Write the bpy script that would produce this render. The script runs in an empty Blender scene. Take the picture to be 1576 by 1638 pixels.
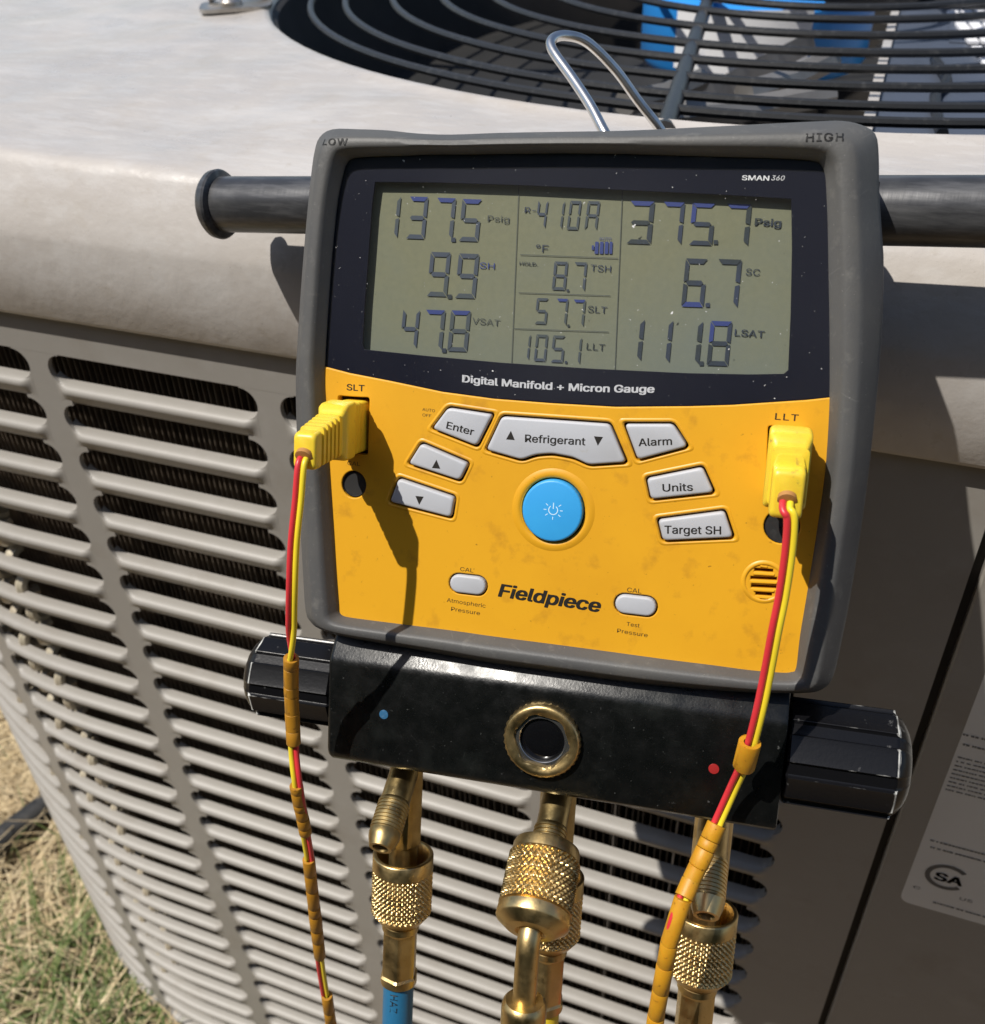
import bpy, bmesh, math, random
from mathutils import Vector, Matrix
random.seed(7)
R = math.radians
S = 0.001                      # everything below is thought of in millimetres
ZOFF = 900.0                   # the ground lies 900 mm under the phone that took the picture

# ------------------------------------------------------------------ camera
sc = bpy.context.scene
CAMW = Matrix(((0.93613427, -0.1866949, 0.29798933),
               (0.35044219, 0.56528334, -0.74675634),
               (-0.0290328, 0.80349223, 0.59460687)))
FPX, CX, CY = 1577.0, 788.0, 819.0
cd = bpy.data.cameras.new('camera'); cam = bpy.data.objects.new('camera', cd)
sc.collection.objects.link(cam); sc.camera = cam
cam.matrix_world = Matrix.Translation((0, 0, ZOFF * S)) @ CAMW.to_4x4()
cd.sensor_fit = 'VERTICAL'; cd.sensor_height = 36.0; cd.sensor_width = 36.0
cd.lens = 36.0 * FPX / 1638.0
cd.clip_start = 0.01; cd.clip_end = 400
cd.dof.use_dof = True; cd.dof.focus_distance = 0.262; cd.dof.aperture_fstop = 24.0

# ------------------------------------------------------------------ light
SUN = Vector((0.97, 1.0, -2.38)).normalized()        # the way the sunlight travels
w = bpy.data.worlds.new('World'); sc.world = w; w.use_nodes = True
nt = w.node_tree; nt.nodes.clear()
sky = nt.nodes.new('ShaderNodeTexSky'); sky.sky_type = 'NISHITA'; sky.sun_disc = False
sky.sun_elevation = math.asin(-SUN.z); sky.sun_rotation = math.atan2(-SUN.x, -SUN.y)
sky.air_density = 1.0; sky.dust_density = 1.0
bg = nt.nodes.new('ShaderNodeBackground'); bg.inputs[1].default_value = 0.095
wo = nt.nodes.new('ShaderNodeOutputWorld')
nt.links.new(sky.outputs[0], bg.inputs[0]); nt.links.new(bg.outputs[0], wo.inputs[0])
sl = bpy.data.lights.new('sun', 'SUN'); sl.energy = 4.6; sl.angle = R(0.53); sl.color = (1.0, 0.95, 0.87)
so = bpy.data.objects.new('sun', sl); sc.collection.objects.link(so)
so.location = (-2, -3, 6); so.rotation_euler = SUN.to_track_quat('-Z', 'Y').to_euler()
sc.view_settings.view_transform = 'Standard'; sc.view_settings.look = 'None'
sc.view_settings.exposure = 0.14; sc.view_settings.gamma = 1.0
sc.view_settings.use_curve_mapping = False

# ------------------------------------------------------------------ geometry helpers
def W(p): return Vector((p[0] * S, p[1] * S, (p[2] + ZOFF) * S))
def ray(px, py): return (CAMW @ Vector((px - CX, -(py - CY), -FPX))).normalized()
def on(px, py, axis, val):                     # pixel -> point (mm) on an axis-aligned plane
    r = ray(px, py); return r * (val / r[axis])
# the gauge's own frame (level, turned 5.6 degrees, leaning back 25.6 degrees)
ya, le, ro = R(5.63), R(25.62), R(2.02)
h0 = Vector((math.cos(ya), math.sin(ya), 0)); nh = Vector((math.sin(ya), -math.cos(ya), 0))
NN = nh * math.cos(le) + Vector((0, 0, math.sin(le))); v0 = NN.cross(h0)
HH = h0 * math.cos(ro) + v0 * math.sin(ro); VV = v0 * math.cos(ro) - h0 * math.sin(ro)
r_ = ray(900, 700); OO = r_ * (250.0 / (r_.dot(CAMW @ Vector((0, 0, -1)))))
def dv(px, py, wd=0.0):                        # pixel -> (u, v) on the gauge's face, wd mm proud of it
    r = ray(px, py); p = r * ((OO + NN * wd).dot(NN) / r.dot(NN)) - OO
    return (p.dot(HH), p.dot(VV))
def D(u, v, wd=0.0): return OO + HH * u + VV * v + NN * wd      # gauge coords -> mm
def und(p): q = Vector(p) - OO; return (q.dot(HH), q.dot(VV), q.dot(NN))

C = sc.collection
def empty(name, M, label, cat, group=None):
    o = bpy.data.objects.new(name, None); C.objects.link(o); o.matrix_world = M
    o.empty_display_size = 0.01; o['label'] = label; o['category'] = cat
    if group: o['group'] = group
    return o
LOC = {}
def inv(o):                                    # world matrix of thing or part, without a depsgraph
    m = o.matrix_basis.copy(); p = o.parent
    while p: m = p.matrix_basis @ m; p = p.parent
    return m.inverted()
def mesh_obj(name, V, F, mats, parent=None, smooth=True, fm=None, label=None, origin=None, autos=35):
    """V in mm; origin None: V are scene mm. Links ONE mesh object under parent."""
    me = bpy.data.meshes.new(name)
    pts = [W(v) for v in V]
    base = parent
    if parent is not None:
        im = inv(parent); pts = [im @ p for p in pts]; off = Vector((0, 0, 0))
    else:
        off = W(origin) if origin is not None else sum(pts, Vector()) / len(pts)
        pts = [p - off for p in pts]
    me.from_pydata(pts, [], F)
    if not isinstance(mats, (list, tuple)): mats = [mats]
    for m in mats: me.materials.append(m)
    if fm:
        for i, p in enumerate(me.polygons): p.material_index = fm[i]
    bm = bmesh.new(); bm.from_mesh(me); bmesh.ops.recalc_face_normals(bm, faces=bm.faces[:])
    if smooth:
        for f in bm.faces: f.smooth = True
        a = R(autos)
        for e in bm.edges:
            if len(e.link_faces) == 2 and e.calc_face_angle(0) > a: e.smooth = False
    bm.to_mesh(me); bm.free()
    o = bpy.data.objects.new(name, me); C.objects.link(o); o.location = off
    if parent is not None: o.parent = parent
    if label: o['label'] = label
    return o
def tag(o, label, cat, group=None):
    o['label'] = label; o['category'] = cat
    if group: o['group'] = group
    return o
def kind(o, k): o['kind'] = k; return o

def loft(rings, closed=True, caps=(False, False)):
    V = []; F = []; n = len(rings[0])
    for r in rings: V += list(r)
    for i in range(len(rings) - 1):
        for j in range(n if closed else n - 1):
            a = i * n + j; b = i * n + (j + 1) % n
            F.append((a, b, b + n, a + n))
    if caps[0]: F.append(tuple(range(n))[::-1])
    if caps[1]: F.append(tuple(range((len(rings) - 1) * n, len(rings) * n)))
    return V, F
def join(*parts):
    V = []; F = []
    for v, f in parts:
        k = len(V); V += list(v); F += [tuple(i + k for i in q) for q in f]
    return V, F
def perp(d, ref=None):
    d = Vector(d).normalized(); ref = Vector(ref) if ref is not None else (Vector((0, 0, 1)) if abs(d.z) < .9 else Vector((1, 0, 0)))
    a = (ref - d * ref.dot(d)).normalized(); return a, d.cross(a)
def lathe(base, axis, prof, n=40, caps=(True, True), ref=None, shape=None):
    """prof = [(distance along axis, radius)]; shape(theta, radius, t) may bend the radius"""
    base = Vector(base); d = Vector(axis).normalized(); a, b = perp(d, ref); rings = []
    for t, r in prof:
        ring = []
        for j in range(n):
            th = 2 * math.pi * j / n; rr = shape(th, r, t) if shape else r
            ring.append(base + d * t + a * (rr * math.cos(th)) + b * (rr * math.sin(th)))
        rings.append(ring)
    return loft(rings, True, caps)
def hexr(n_side=6, mix=1.0, rot=0):            # polygonal radius, across-flats = r
    def f(th, r, t):
        s = 2 * math.pi / n_side; x = ((th + rot + s / 2) % s) - s / 2
        return min(r / math.cos(x), r * 1.12)
    return f
def smooth_path(pts, m=8):                     # Catmull-Rom
    P = [Vector(p) for p in pts]; P = [2 * P[0] - P[1]] + P + [2 * P[-1] - P[-2]]; out = []
    for i in range(1, len(P) - 2):
        for k in range(m):
            t = k / m; p0, p1, p2, p3 = P[i - 1:i + 3]
            out.append(.5 * (2 * p1 + (p2 - p0) * t + (2 * p0 - 5 * p1 + 4 * p2 - p3) * t * t + (3 * p1 - p0 - 3 * p2 + p3) * t ** 3))
    out.append(P[-2]); return out
def tube(path, rad, n=14, caps=(True, True)):
    path = [Vector(p) for p in path]; rings = []; a = None
    for i, p in enumerate(path):
        d = (path[min(i + 1, len(path) - 1)] - path[max(i - 1, 0)]).normalized()
        if a is None: a, b = perp(d)
        else:
            a = (a - d * a.dot(d)).normalized(); b = d.cross(a)
        r = rad(i, i / (len(path) - 1)) if callable(rad) else rad
        rings.append([p + a * (r * math.cos(2 * math.pi * j / n)) + b * (r * math.sin(2 * math.pi * j / n)) for j in range(n)])
    return loft(rings, True, caps)
def dloft(rings, **k):                         # rings of (u, v, w) -> scene mm
    V, F = loft(rings, **k); return [D(*p) for p in V], F
def box(x0, x1, y0, y1, z0, z1):
    V = [(x, y, z) for z in (z0, z1) for y in (y0, y1) for x in (x0, x1)]
    return V, [(0, 2, 3, 1), (4, 5, 7, 6), (0, 1, 5, 4), (2, 6, 7, 3), (0, 4, 6, 2), (1, 3, 7, 5)]
def resample(pts, n):
    P = [Vector((p[0], p[1])) for p in pts]; L = [0]
    for a, b in zip(P, P[1:]): L.append(L[-1] + (b - a).length)
    out = []; j = 0
    for i in range(n):
        t = L[-1] * i / n
        while j < len(L) - 2 and L[j + 1] < t: j += 1
        out.append(P[j].lerp(P[j + 1], (t - L[j]) / max(1e-9, L[j + 1] - L[j])))
    return out
def fillet(poly, r, m=5):                      # round the corners of a closed 2-D polygon
    P = [Vector((p[0], p[1])) for p in poly]; n = len(P); out = []
    for i in range(n):
        a, b, c = P[i - 1], P[i], P[(i + 1) % n]; d1 = (a - b); d2 = (c - b)
        q = min(r, d1.length * .45, d2.length * .45); s = b + d1.normalized() * q; e = b + d2.normalized() * q
        for k in range(m + 1):
            t = k / m; out.append((s * (1 - t) ** 2 + b * (2 * t * (1 - t)) + e * t * t))
    return out
def plate(name, outer, holes, w0, w1, bev, mats, parent, label=None):
    """a flat plate in gauge coordinates between depths w0 < w1, edges rounded by bev, with real holes"""
    cu = bpy.data.curves.new('tmp', 'CURVE'); cu.dimensions = '2D'; cu.fill_mode = 'BOTH'
    cu.extrude = max(1e-4, (w1 - w0) / 2 - bev); cu.bevel_depth = bev; cu.bevel_resolution = 2; cu.offset = -bev
    for loop in [outer] + list(holes):
        sp = cu.splines.new('POLY'); sp.points.add(len(loop) - 1); sp.use_cyclic_u = True
        for p, q in zip(sp.points, loop): p.co = (q[0], q[1], 0, 1)
    ob = bpy.data.objects.new('tmp', cu); C.objects.link(ob)
    me = bpy.data.meshes.new_from_object(ob)
    V = [D(v.co.x, v.co.y, v.co.z + (w0 + w1) / 2) for v in me.vertices]; F = [tuple(p.vertices) for p in me.polygons]
    bpy.data.objects.remove(ob); bpy.data.curves.remove(cu); bpy.data.meshes.remove(me)
    o = mesh_obj(name, V, F, mats, parent, True, None, label)
    bm = bmesh.new(); bm.from_mesh(o.data); bmesh.ops.remove_doubles(bm, verts=bm.verts[:], dist=1e-7)
    for f in bm.faces: f.smooth = False
    bmesh.ops.recalc_face_normals(bm, faces=bm.faces[:])
    bm.to_mesh(o.data); bm.free(); return o
import os
CAP = 0.727; FONT = None
try:                                           # Blender's own sans face, shipped with the program; else the built-in one
    FONT = bpy.data.fonts.load(os.path.join(bpy.utils.resource_path('LOCAL'), 'datafiles', 'fonts', 'Inter.woff2'))
except Exception: FONT = None
def text2d(body, bold=0.0, shear=0.0, spacing=1.0):
    cu = bpy.data.curves.new('tmp', 'FONT'); cu.body = body; cu.size = 1
    if FONT: cu.font = FONT
    cu.shear = shear
    cu.space_character = spacing; cu.resolution_u = 4
    ob = bpy.data.objects.new('tmp', cu); C.objects.link(ob)
    me = bpy.data.meshes.new_from_object(ob)
    V = [(v.co.x, v.co.y) for v in me.vertices]; F = [tuple(p.vertices) for p in me.polygons]
    bpy.data.objects.remove(ob); bpy.data.curves.remove(cu); bpy.data.meshes.remove(me)
    return V, F
def lettering(body, p0, p1, cap, mat, parent, wd=.02, bold=0.0, shear=0.0, bow=0.0, name='lettering', put=None, spacing=1.0):
    """text from baseline point p0 to p1 (gauge u,v), capital height cap mm"""
    V, F = text2d(body, bold, shear, spacing); x0 = min(v[0] for v in V); x1 = max(v[0] for v in V)
    a = Vector(p0); b = Vector(p1); d = (b - a); L = d.length; d.normalize(); q = Vector((-d.y, d.x)); O = []; G2 = []
    cps = [(0, 0)] if not bold else [(k * bold, j * bold * .45) for k in (-1, -.33, .33, 1) for j in (-1, 1)]   # heavier strokes: nearly coincident layers
    for ci, (sx, sy) in enumerate(cps):
        k0 = len(O)
        for x, y in V:
            t = (x + sx - x0) / (x1 - x0); p = a + d * (L * t) + q * ((y + sy) / CAP * cap + bow * (4 * t * (1 - t)))
            O.append((put(p.x, p.y) if put else D(p.x, p.y, wd + ci * .006)))
        G2 += [tuple(i + k0 for i in f) for f in F]
    F = G2
    return mesh_obj(name, O, F, mat, parent, False)
def ctext(body, px, py, wpx, hpx, mat, parent, wd=.02, ang=0.0, **k):
    """text centred on photo pixel, wpx wide and hpx cap height, on the gauge's face"""
    c = Vector(dv(px, py, wd)); l = Vector(dv(px - wpx / 2, py, wd)); r = Vector(dv(px + wpx / 2, py, wd))
    t = Vector(dv(px, py - hpx / 2, wd)); b = Vector(dv(px, py + hpx / 2, wd)); cap = (t - b).length; L = (r - l).length
    a = R(ang); d = Vector((math.cos(a), math.sin(a))); q = Vector((-d.y, d.x))
    return lettering(body, c - d * L / 2 - q * cap / 2, c + d * L / 2 - q * cap / 2, cap, mat, parent, wd, **k)

# ------------------------------------------------------------------ materials
def lin(c): return tuple(((x / 255) / 12.92 if x / 255 < .04045 else (((x / 255) + .055) / 1.055) ** 2.4) for x in c)
def mat(name, col, rough=.5, metal=0.0, spec=.5, var=(), bump=(), coat=0.0, rvar=None, sss=0):
    """var = [(scale, lo, hi, colour, amount, stretch)] patches of another colour; bump = [(scale, height_mm, stretch)]"""
    m = bpy.data.materials.new(name); m.use_nodes = True; t = m.node_tree; p = t.nodes['Principled BSDF']
    p.inputs['Roughness'].default_value = rough; p.inputs['Metallic'].default_value = metal
    p.inputs['Specular IOR Level'].default_value = spec; p.inputs['Coat Weight'].default_value = coat
    p.inputs['Coat Roughness'].default_value = .08
    g = t.nodes.new('ShaderNodeNewGeometry')
    def noise(scale, stretch=(1, 1, 1), detail=6, rg=.6):
        mp = t.nodes.new('ShaderNodeMapping'); mp.inputs['Scale'].default_value = stretch
        t.links.new(g.outputs['Position'], mp.inputs['Vector'])
        n = t.nodes.new('ShaderNodeTexNoise'); n.inputs['Scale'].default_value = scale; n.inputs['Detail'].default_value = detail
        n.inputs['Roughness'].default_value = rg; t.links.new(mp.outputs[0], n.inputs['Vector']); return n.outputs['Fac']
    cur = None
    rgb = t.nodes.new('ShaderNodeRGB'); rgb.outputs[0].default_value = (*col, 1); cur = rgb.outputs[0]
    for sc_, lo, hi, c2, amt, *st in var:
        f = noise(sc_, st[0] if st else (1, 1, 1)); mr = t.nodes.new('ShaderNodeMapRange')
        mr.inputs[1].default_value = lo; mr.inputs[2].default_value = hi; mr.inputs[4].default_value = amt
        t.links.new(f, mr.inputs[0]); mx = t.nodes.new('ShaderNodeMix'); mx.data_type = 'RGBA'
        t.links.new(mr.outputs[0], mx.inputs[0]); t.links.new(cur, mx.inputs[6]); mx.inputs[7].default_value = (*c2, 1)
        cur = mx.outputs[2]
    t.links.new(cur, p.inputs['Base Color'])
    if rvar:
        f = noise(rvar[0]); mr = t.nodes.new('ShaderNodeMapRange'); mr.inputs[1].default_value = .35; mr.inputs[2].default_value = .65
        mr.inputs[3].default_value = rvar[1]; mr.inputs[4].default_value = rvar[2]
        t.links.new(f, mr.inputs[0]); t.links.new(mr.outputs[0], p.inputs['Roughness'])
    nrm = None
    for b in bump:
        f = noise(b[0], b[2] if len(b) > 2 else (1, 1, 1), 4); bn = t.nodes.new('ShaderNodeBump')
        bn.inputs['Distance'].default_value = b[1] * S; bn.inputs['Strength'].default_value = 1.0
        t.links.new(f, bn.inputs['Height'])
        if nrm: t.links.new(nrm, bn.inputs['Normal'])
        nrm = bn.outputs[0]
    if nrm: t.links.new(nrm, p.inputs['Normal'])
    if sss: p.inputs['Subsurface Weight'].default_value = sss; p.inputs['Subsurface Scale'].default_value = .002
    return m
def edge_worn(m, col, lo=.53, hi=.6, amt=.8):  # worn convex edges
    t = m.node_tree; p = t.nodes['Principled BSDF']; g = t.nodes.new('ShaderNodeNewGeometry')
    mr = t.nodes.new('ShaderNodeMapRange'); mr.inputs[1].default_value = lo; mr.inputs[2].default_value = hi; mr.inputs[4].default_value = amt
    mx = t.nodes.new('ShaderNodeMix'); mx.data_type = 'RGBA'; src = p.inputs['Base Color'].links[0].from_socket
    t.links.new(g.outputs['Pointiness'], mr.inputs[0]); t.links.new(mr.outputs[0], mx.inputs[0]); t.links.new(src, mx.inputs[6])
    mx.inputs[7].default_value = (*col, 1); t.links.new(mx.outputs[2], p.inputs['Base Color']); return m
def worn_by_attribute(m, col):                 # paint rubbed off where the builder marked an edge as worn
    t = m.node_tree; p = t.nodes['Principled BSDF']; a = t.nodes.new('ShaderNodeAttribute'); a.attribute_name = 'wear'; g = t.nodes.new('ShaderNodeNewGeometry')
    n = t.nodes.new('ShaderNodeTexNoise'); n.inputs['Scale'].default_value = 160; n.inputs['Detail'].default_value = 6
    t.links.new(g.outputs['Position'], n.inputs['Vector'])
    ad = t.nodes.new('ShaderNodeMath'); ad.operation = 'ADD'; t.links.new(a.outputs['Fac'], ad.inputs[0]); t.links.new(n.outputs['Fac'], ad.inputs[1])
    mr = t.nodes.new('ShaderNodeMapRange'); mr.inputs[1].default_value = 1.08; mr.inputs[2].default_value = 1.34; t.links.new(ad.outputs[0], mr.inputs[0])
    mx = t.nodes.new('ShaderNodeMix'); mx.data_type = 'RGBA'; src = p.inputs['Base Color'].links[0].from_socket
    t.links.new(mr.outputs[0], mx.inputs[0]); t.links.new(src, mx.inputs[6]); mx.inputs[7].default_value = (*col, 1); t.links.new(mx.outputs[2], p.inputs['Base Color'])
    t.links.new(mr.outputs[0], p.inputs['Roughness']); 
    m2 = t.nodes.new('ShaderNodeMapRange'); m2.inputs[3].default_value = .28; m2.inputs[4].default_value = .55; t.links.new(mr.outputs[0], m2.inputs[0]); t.links.new(m2.outputs[0], p.inputs['Roughness'])
    return m
def scratched(m, col, scale=60, amt=.5):        # thin scratches
    t = m.node_tree; p = t.nodes['Principled BSDF']; g = t.nodes.new('ShaderNodeNewGeometry'); src = p.inputs['Base Color'].links[0].from_socket
    v = t.nodes.new('ShaderNodeTexVoronoi'); v.feature = 'DISTANCE_TO_EDGE'; v.inputs['Scale'].default_value = scale
    mr = t.nodes.new('ShaderNodeMapRange'); mr.inputs[1].default_value = .012; mr.inputs[2].default_value = .0; mr.inputs[3].default_value = 0; mr.inputs[4].default_value = 1
    n = t.nodes.new('ShaderNodeTexNoise'); n.inputs['Scale'].default_value = scale * 2.3
    m2 = t.nodes.new('ShaderNodeMapRange'); m2.inputs[1].default_value = .58; m2.inputs[2].default_value = .66; m2.inputs[4].default_value = amt
    mu = t.nodes.new('ShaderNodeMath'); mu.operation = 'MULTIPLY'; mx = t.nodes.new('ShaderNodeMix'); mx.data_type = 'RGBA'
    t.links.new(g.outputs['Position'], v.inputs['Vector']); t.links.new(g.outputs['Position'], n.inputs['Vector'])
    t.links.new(v.outputs['Distance'], mr.inputs[0]); t.links.new(n.outputs['Fac'], m2.inputs[0])
    t.links.new(mr.outputs[0], mu.inputs[0]); t.links.new(m2.outputs[0], mu.inputs[1]); t.links.new(mu.outputs[0], mx.inputs[0])
    t.links.new(src, mx.inputs[6]); mx.inputs[7].default_value = (*col, 1); t.links.new(mx.outputs[2], p.inputs['Base Color']); return m

M = {}
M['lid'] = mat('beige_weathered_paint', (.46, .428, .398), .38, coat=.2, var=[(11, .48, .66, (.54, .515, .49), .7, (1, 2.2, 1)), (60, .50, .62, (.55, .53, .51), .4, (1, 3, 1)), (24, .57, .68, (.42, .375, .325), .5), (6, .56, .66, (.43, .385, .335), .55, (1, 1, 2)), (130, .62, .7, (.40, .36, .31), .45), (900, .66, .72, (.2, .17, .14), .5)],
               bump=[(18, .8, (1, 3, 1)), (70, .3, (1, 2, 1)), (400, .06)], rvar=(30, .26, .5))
M['skirt_stain'] = M['lid']
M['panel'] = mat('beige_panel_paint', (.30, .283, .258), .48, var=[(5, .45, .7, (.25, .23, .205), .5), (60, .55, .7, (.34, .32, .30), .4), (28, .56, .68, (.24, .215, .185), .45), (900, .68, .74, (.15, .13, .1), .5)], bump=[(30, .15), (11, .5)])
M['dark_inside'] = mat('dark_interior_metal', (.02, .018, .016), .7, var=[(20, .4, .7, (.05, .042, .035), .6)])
M['fin'] = mat('dusty_coil_fin', (.13, .10, .075), .55, metal=.2, var=[(70, .45, .65, (.22, .18, .135), .7), (15, .5, .7, (.03, .025, .02), .6)])
M['copper'] = mat('dull_return_bend', (.56, .50, .38), .45, metal=.3, var=[(60, .4, .7, (.35, .28, .2), .6)])
M['wire_black'] = mat('black_coated_wire', (.022, .023, .025), .38, var=[(300, .55, .7, (.07, .07, .07), .5)], bump=[(500, .06)])
M['motor_blue'] = mat('blue_motor_paint', (.03, .27, .74), .35)
M['paper_and_sun'] = mat('white_label_and_sun', (.84, .84, .86), .5, var=[(60, .56, .64, (.55, .56, .66), .5, (1, 1, 3))])  # also colours the sun patches modelled on the control-box cover
M['slate'] = mat('slate_blue_sheet_metal', (.07, .083, .115), .4, var=[(25, .4, .7, (.05, .06, .08), .6)])
M['blade'] = mat('dark_fan_blade', (.014, .014, .014), .6, var=[(20, .4, .7, (.03, .028, .026), .6)])
M['greymetal'] = mat('grey_galvanised_metal', (.33, .32, .31), .42, metal=.6, var=[(30, .4, .7, (.2, .18, .16), .6)])
M['steel'] = mat('bright_steel_wire', (.72, .71, .69), .28, metal=1, var=[(120, .5, .7, (.45, .4, .35), .6)], bump=[(300, .05)])
M['clip'] = mat('zinc_clip_metal', (.5, .48, .45), .35, metal=.9, var=[(80, .45, .65, (.25, .2, .16), .6)])
M['boot'] = mat('dark_grey_rubber', (.078, .078, .078), .55, var=[(45, .45, .68, (.10, .098, .092), .8), (220, .58, .7, (.15, .145, .135), .5), (1500, .66, .72, (.3, .29, .27), .5)], bump=[(1400, .05), (300, .05)])
scratched(M['boot'], (.2, .195, .185), 70, .25)
M['boot_text'] = mat('black_moulded_letter', (.012, .012, .012), .6)
M['yellow'] = mat('amber_yellow_plastic', (.70, .35, .014), .42, var=[(28, .45, .72, (.60, .28, .012), .5), (130, .57, .72, (.40, .18, .015), .5), (800, .68, .74, (.26, .12, .01), .8), (60, .66, .76, (.42, .2, .02), .5)], bump=[(900, .012)])
M['bezel'] = mat('navy_black_lens_print', (.003, .004, .014), .3)
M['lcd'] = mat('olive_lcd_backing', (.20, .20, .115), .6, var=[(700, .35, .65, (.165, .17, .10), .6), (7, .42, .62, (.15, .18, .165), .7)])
M['seg'] = mat('dark_lcd_segment', (.026, .036, .036), .5, var=[(60, .4, .6, (.03, .045, .1), .6)])
M['seg_faded'] = mat('faded_lcd_segment', (.062, .078, .078), .5, var=[(60, .4, .6, (.045, .06, .11), .6)])
M['seg_blue'] = mat('blue_lcd_segment', (.03, .05, .20), .5)
M['seg_pale'] = mat('faded_lcd_legend', (.07, .08, .07), .5)
M['white_print'] = mat('white_print', (.82, .82, .82), .5)
M['grey_print'] = mat('pale_grey_print', (.62, .62, .64), .5)
M['black_print'] = mat('black_print', (.014, .012, .01), .5)
M['key'] = mat('pale_grey_rubber_key', (.44, .455, .49), .5, var=[(40, .5, .7, (.39, .395, .41), .6), (160, .64, .74, (.38, .34, .27), .5)], bump=[(1200, .01)])
M['key_blue'] = mat('sky_blue_rubber_key', (.035, .33, .72), .45, var=[(60, .45, .7, (.045, .38, .76), .6)])
M['pale_blue_print'] = mat('pale_blue_print', (.55, .78, .95), .5)
M['well'] = mat('dark_recess', (.055, .022, .006), .7)
M['black_plastic'] = mat('black_socket_plastic', (.018, .018, .018), .5, var=[(300, .55, .7, (.05, .05, .05), .6)])
M['blk_gloss'] = mat('black_gloss_anodised', (.0035, .004, .004), .3, var=[(520, .68, .73, (.14, .145, .14), .5), (1700, .66, .72, (.09, .095, .09), .35), (60, .55, .75, (.012, .014, .013), .7)], bump=[(1500, .05)], rvar=(200, .24, .42))
scratched(M['blk_gloss'], (.12, .125, .12), 190, .12)
M['knob'] = mat('black_gloss_knob', (.005, .005, .006), .28, spec=.35, var=[(300, .66, .72, (.12, .12, .12), .6)], bump=[(900, .03)])
worn_by_attribute(M['knob'], (.62, .62, .59))
M['tube'] = mat('worn_black_anodised_tube', (.055, .056, .06), .34, metal=.4, var=[(300, .45, .7, (.17, .17, .175), .7, (.15, 1, 1)), (60, .5, .7, (.12, .12, .12), .6)], bump=[(500, .04, (1, .15, .15))])
M['brass'] = mat('tarnished_brass', (.66, .49, .23), .34, metal=1, var=[(90, .42, .68, (.46, .32, .13), .7), (500, .6, .7, (.28, .18, .07), .5)], bump=[(700, .04)], rvar=(150, .28, .48))
M['brass_dull'] = mat('dull_olive_brass', (.52, .40, .19), .36, metal=1, var=[(90, .42, .68, (.28, .19, .07), .7)], bump=[(700, .03)], rvar=(150, .28, .5))
M['hole'] = mat('black_hole', (.004, .004, .004), .8)
M['sight'] = mat('dark_sight_glass', (.004, .004, .005), .04, coat=.5)
M['blue_dot'] = mat('blue_enamel_dot', (.03, .12, .24), .4, var=[(900, .5, .65, (.12, .2, .3), .6)])
M['red_dot'] = mat('red_enamel_dot', (.33, .02, .02), .4)
M['plug'] = mat('yellow_plug_plastic', (.78, .56, .035), .38, var=[(90, .5, .7, (.6, .38, .03), .55), (420, .62, .72, (.2, .14, .05), .6)], bump=[(400, .03)], sss=.15)
M['w_red'] = mat('red_wire_insulation', (.62, .035, .045), .38)
M['w_yel'] = mat('yellow_wire_insulation', (.80, .62, .03), .38)
M['sleeve'] = mat('amber_spiral_sleeve', (.56, .27, .012), .5, var=[(160, .45, .7, (.42, .19, .01), .6), (700, .62, .7, (.18, .08, .01), .7)], bump=[(500, .05)], sss=.15)
M['sleeve_shaded'] = mat('shaded_amber_sleeve', (.40, .185, .012), .5, var=[(160, .45, .7, (.30, .13, .01), .6), (700, .62, .7, (.12, .05, .01), .7)], bump=[(500, .05)])  # same amber sleeve, darkened for the different light on the left
M['strain'] = mat('brown_cord_end', (.42, .2, .06), .6)
M['hose_blue'] = mat('blue_rubber_hose', (.018, .13, .26), .45, var=[(200, .5, .7, (.03, .16, .3), .6)], bump=[(900, .03)])
M['hose_yel'] = mat('yellow_rubber_hose', (.75, .55, .03), .45)
M['hose_red'] = mat('red_rubber_hose', (.5, .04, .03), .45)
M['lab'] = mat('silver_grey_label', (.74, .73, .70), .45, var=[(20, .4, .7, (.66, .65, .62), .6)])
M['lab_print'] = mat('grey_label_print', (.11, .11, .11), .6)
M['soil'] = mat('dry_soil', (.16, .11, .062), .9, var=[(40, .4, .65, (.26, .19, .11), .8), (9, .45, .65, (.10, .075, .04), .7)], bump=[(60, 6), (300, 1.5)])
M['straw'] = mat('dry_straw', (.52, .40, .22), .6, var=[(60, .4, .65, (.74, .62, .40), .9), (12, .5, .7, (.32, .22, .11), .7), (150, .55, .7, (.24, .16, .08), .7)])
M['grass'] = mat('green_grass', (.10, .15, .04), .6, var=[(30, .4, .7, (.17, .20, .06), .8)])
M['blocker'] = mat('dark_blocker_leaf', (.035, .055, .02), .6, var=[(9, .4, .7, (.06, .075, .03), .7)])  # leaf colour of the unseen growth added to cut sky fill
M['cable'] = mat('black_rubber_cable', (.02, .02, .02), .55, var=[(90, .5, .7, (.06, .055, .05), .7)])
M['concrete'] = mat('grey_concrete', (.3, .29, .27), .9, var=[(40, .4, .7, (.22, .21, .19), .7)])
M['leaf'] = mat('dry_leaf', (.55, .45, .26), .7)
M['pcb'] = mat('flecked_crystal_dust', (.7, .7, .7), .5)
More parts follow.
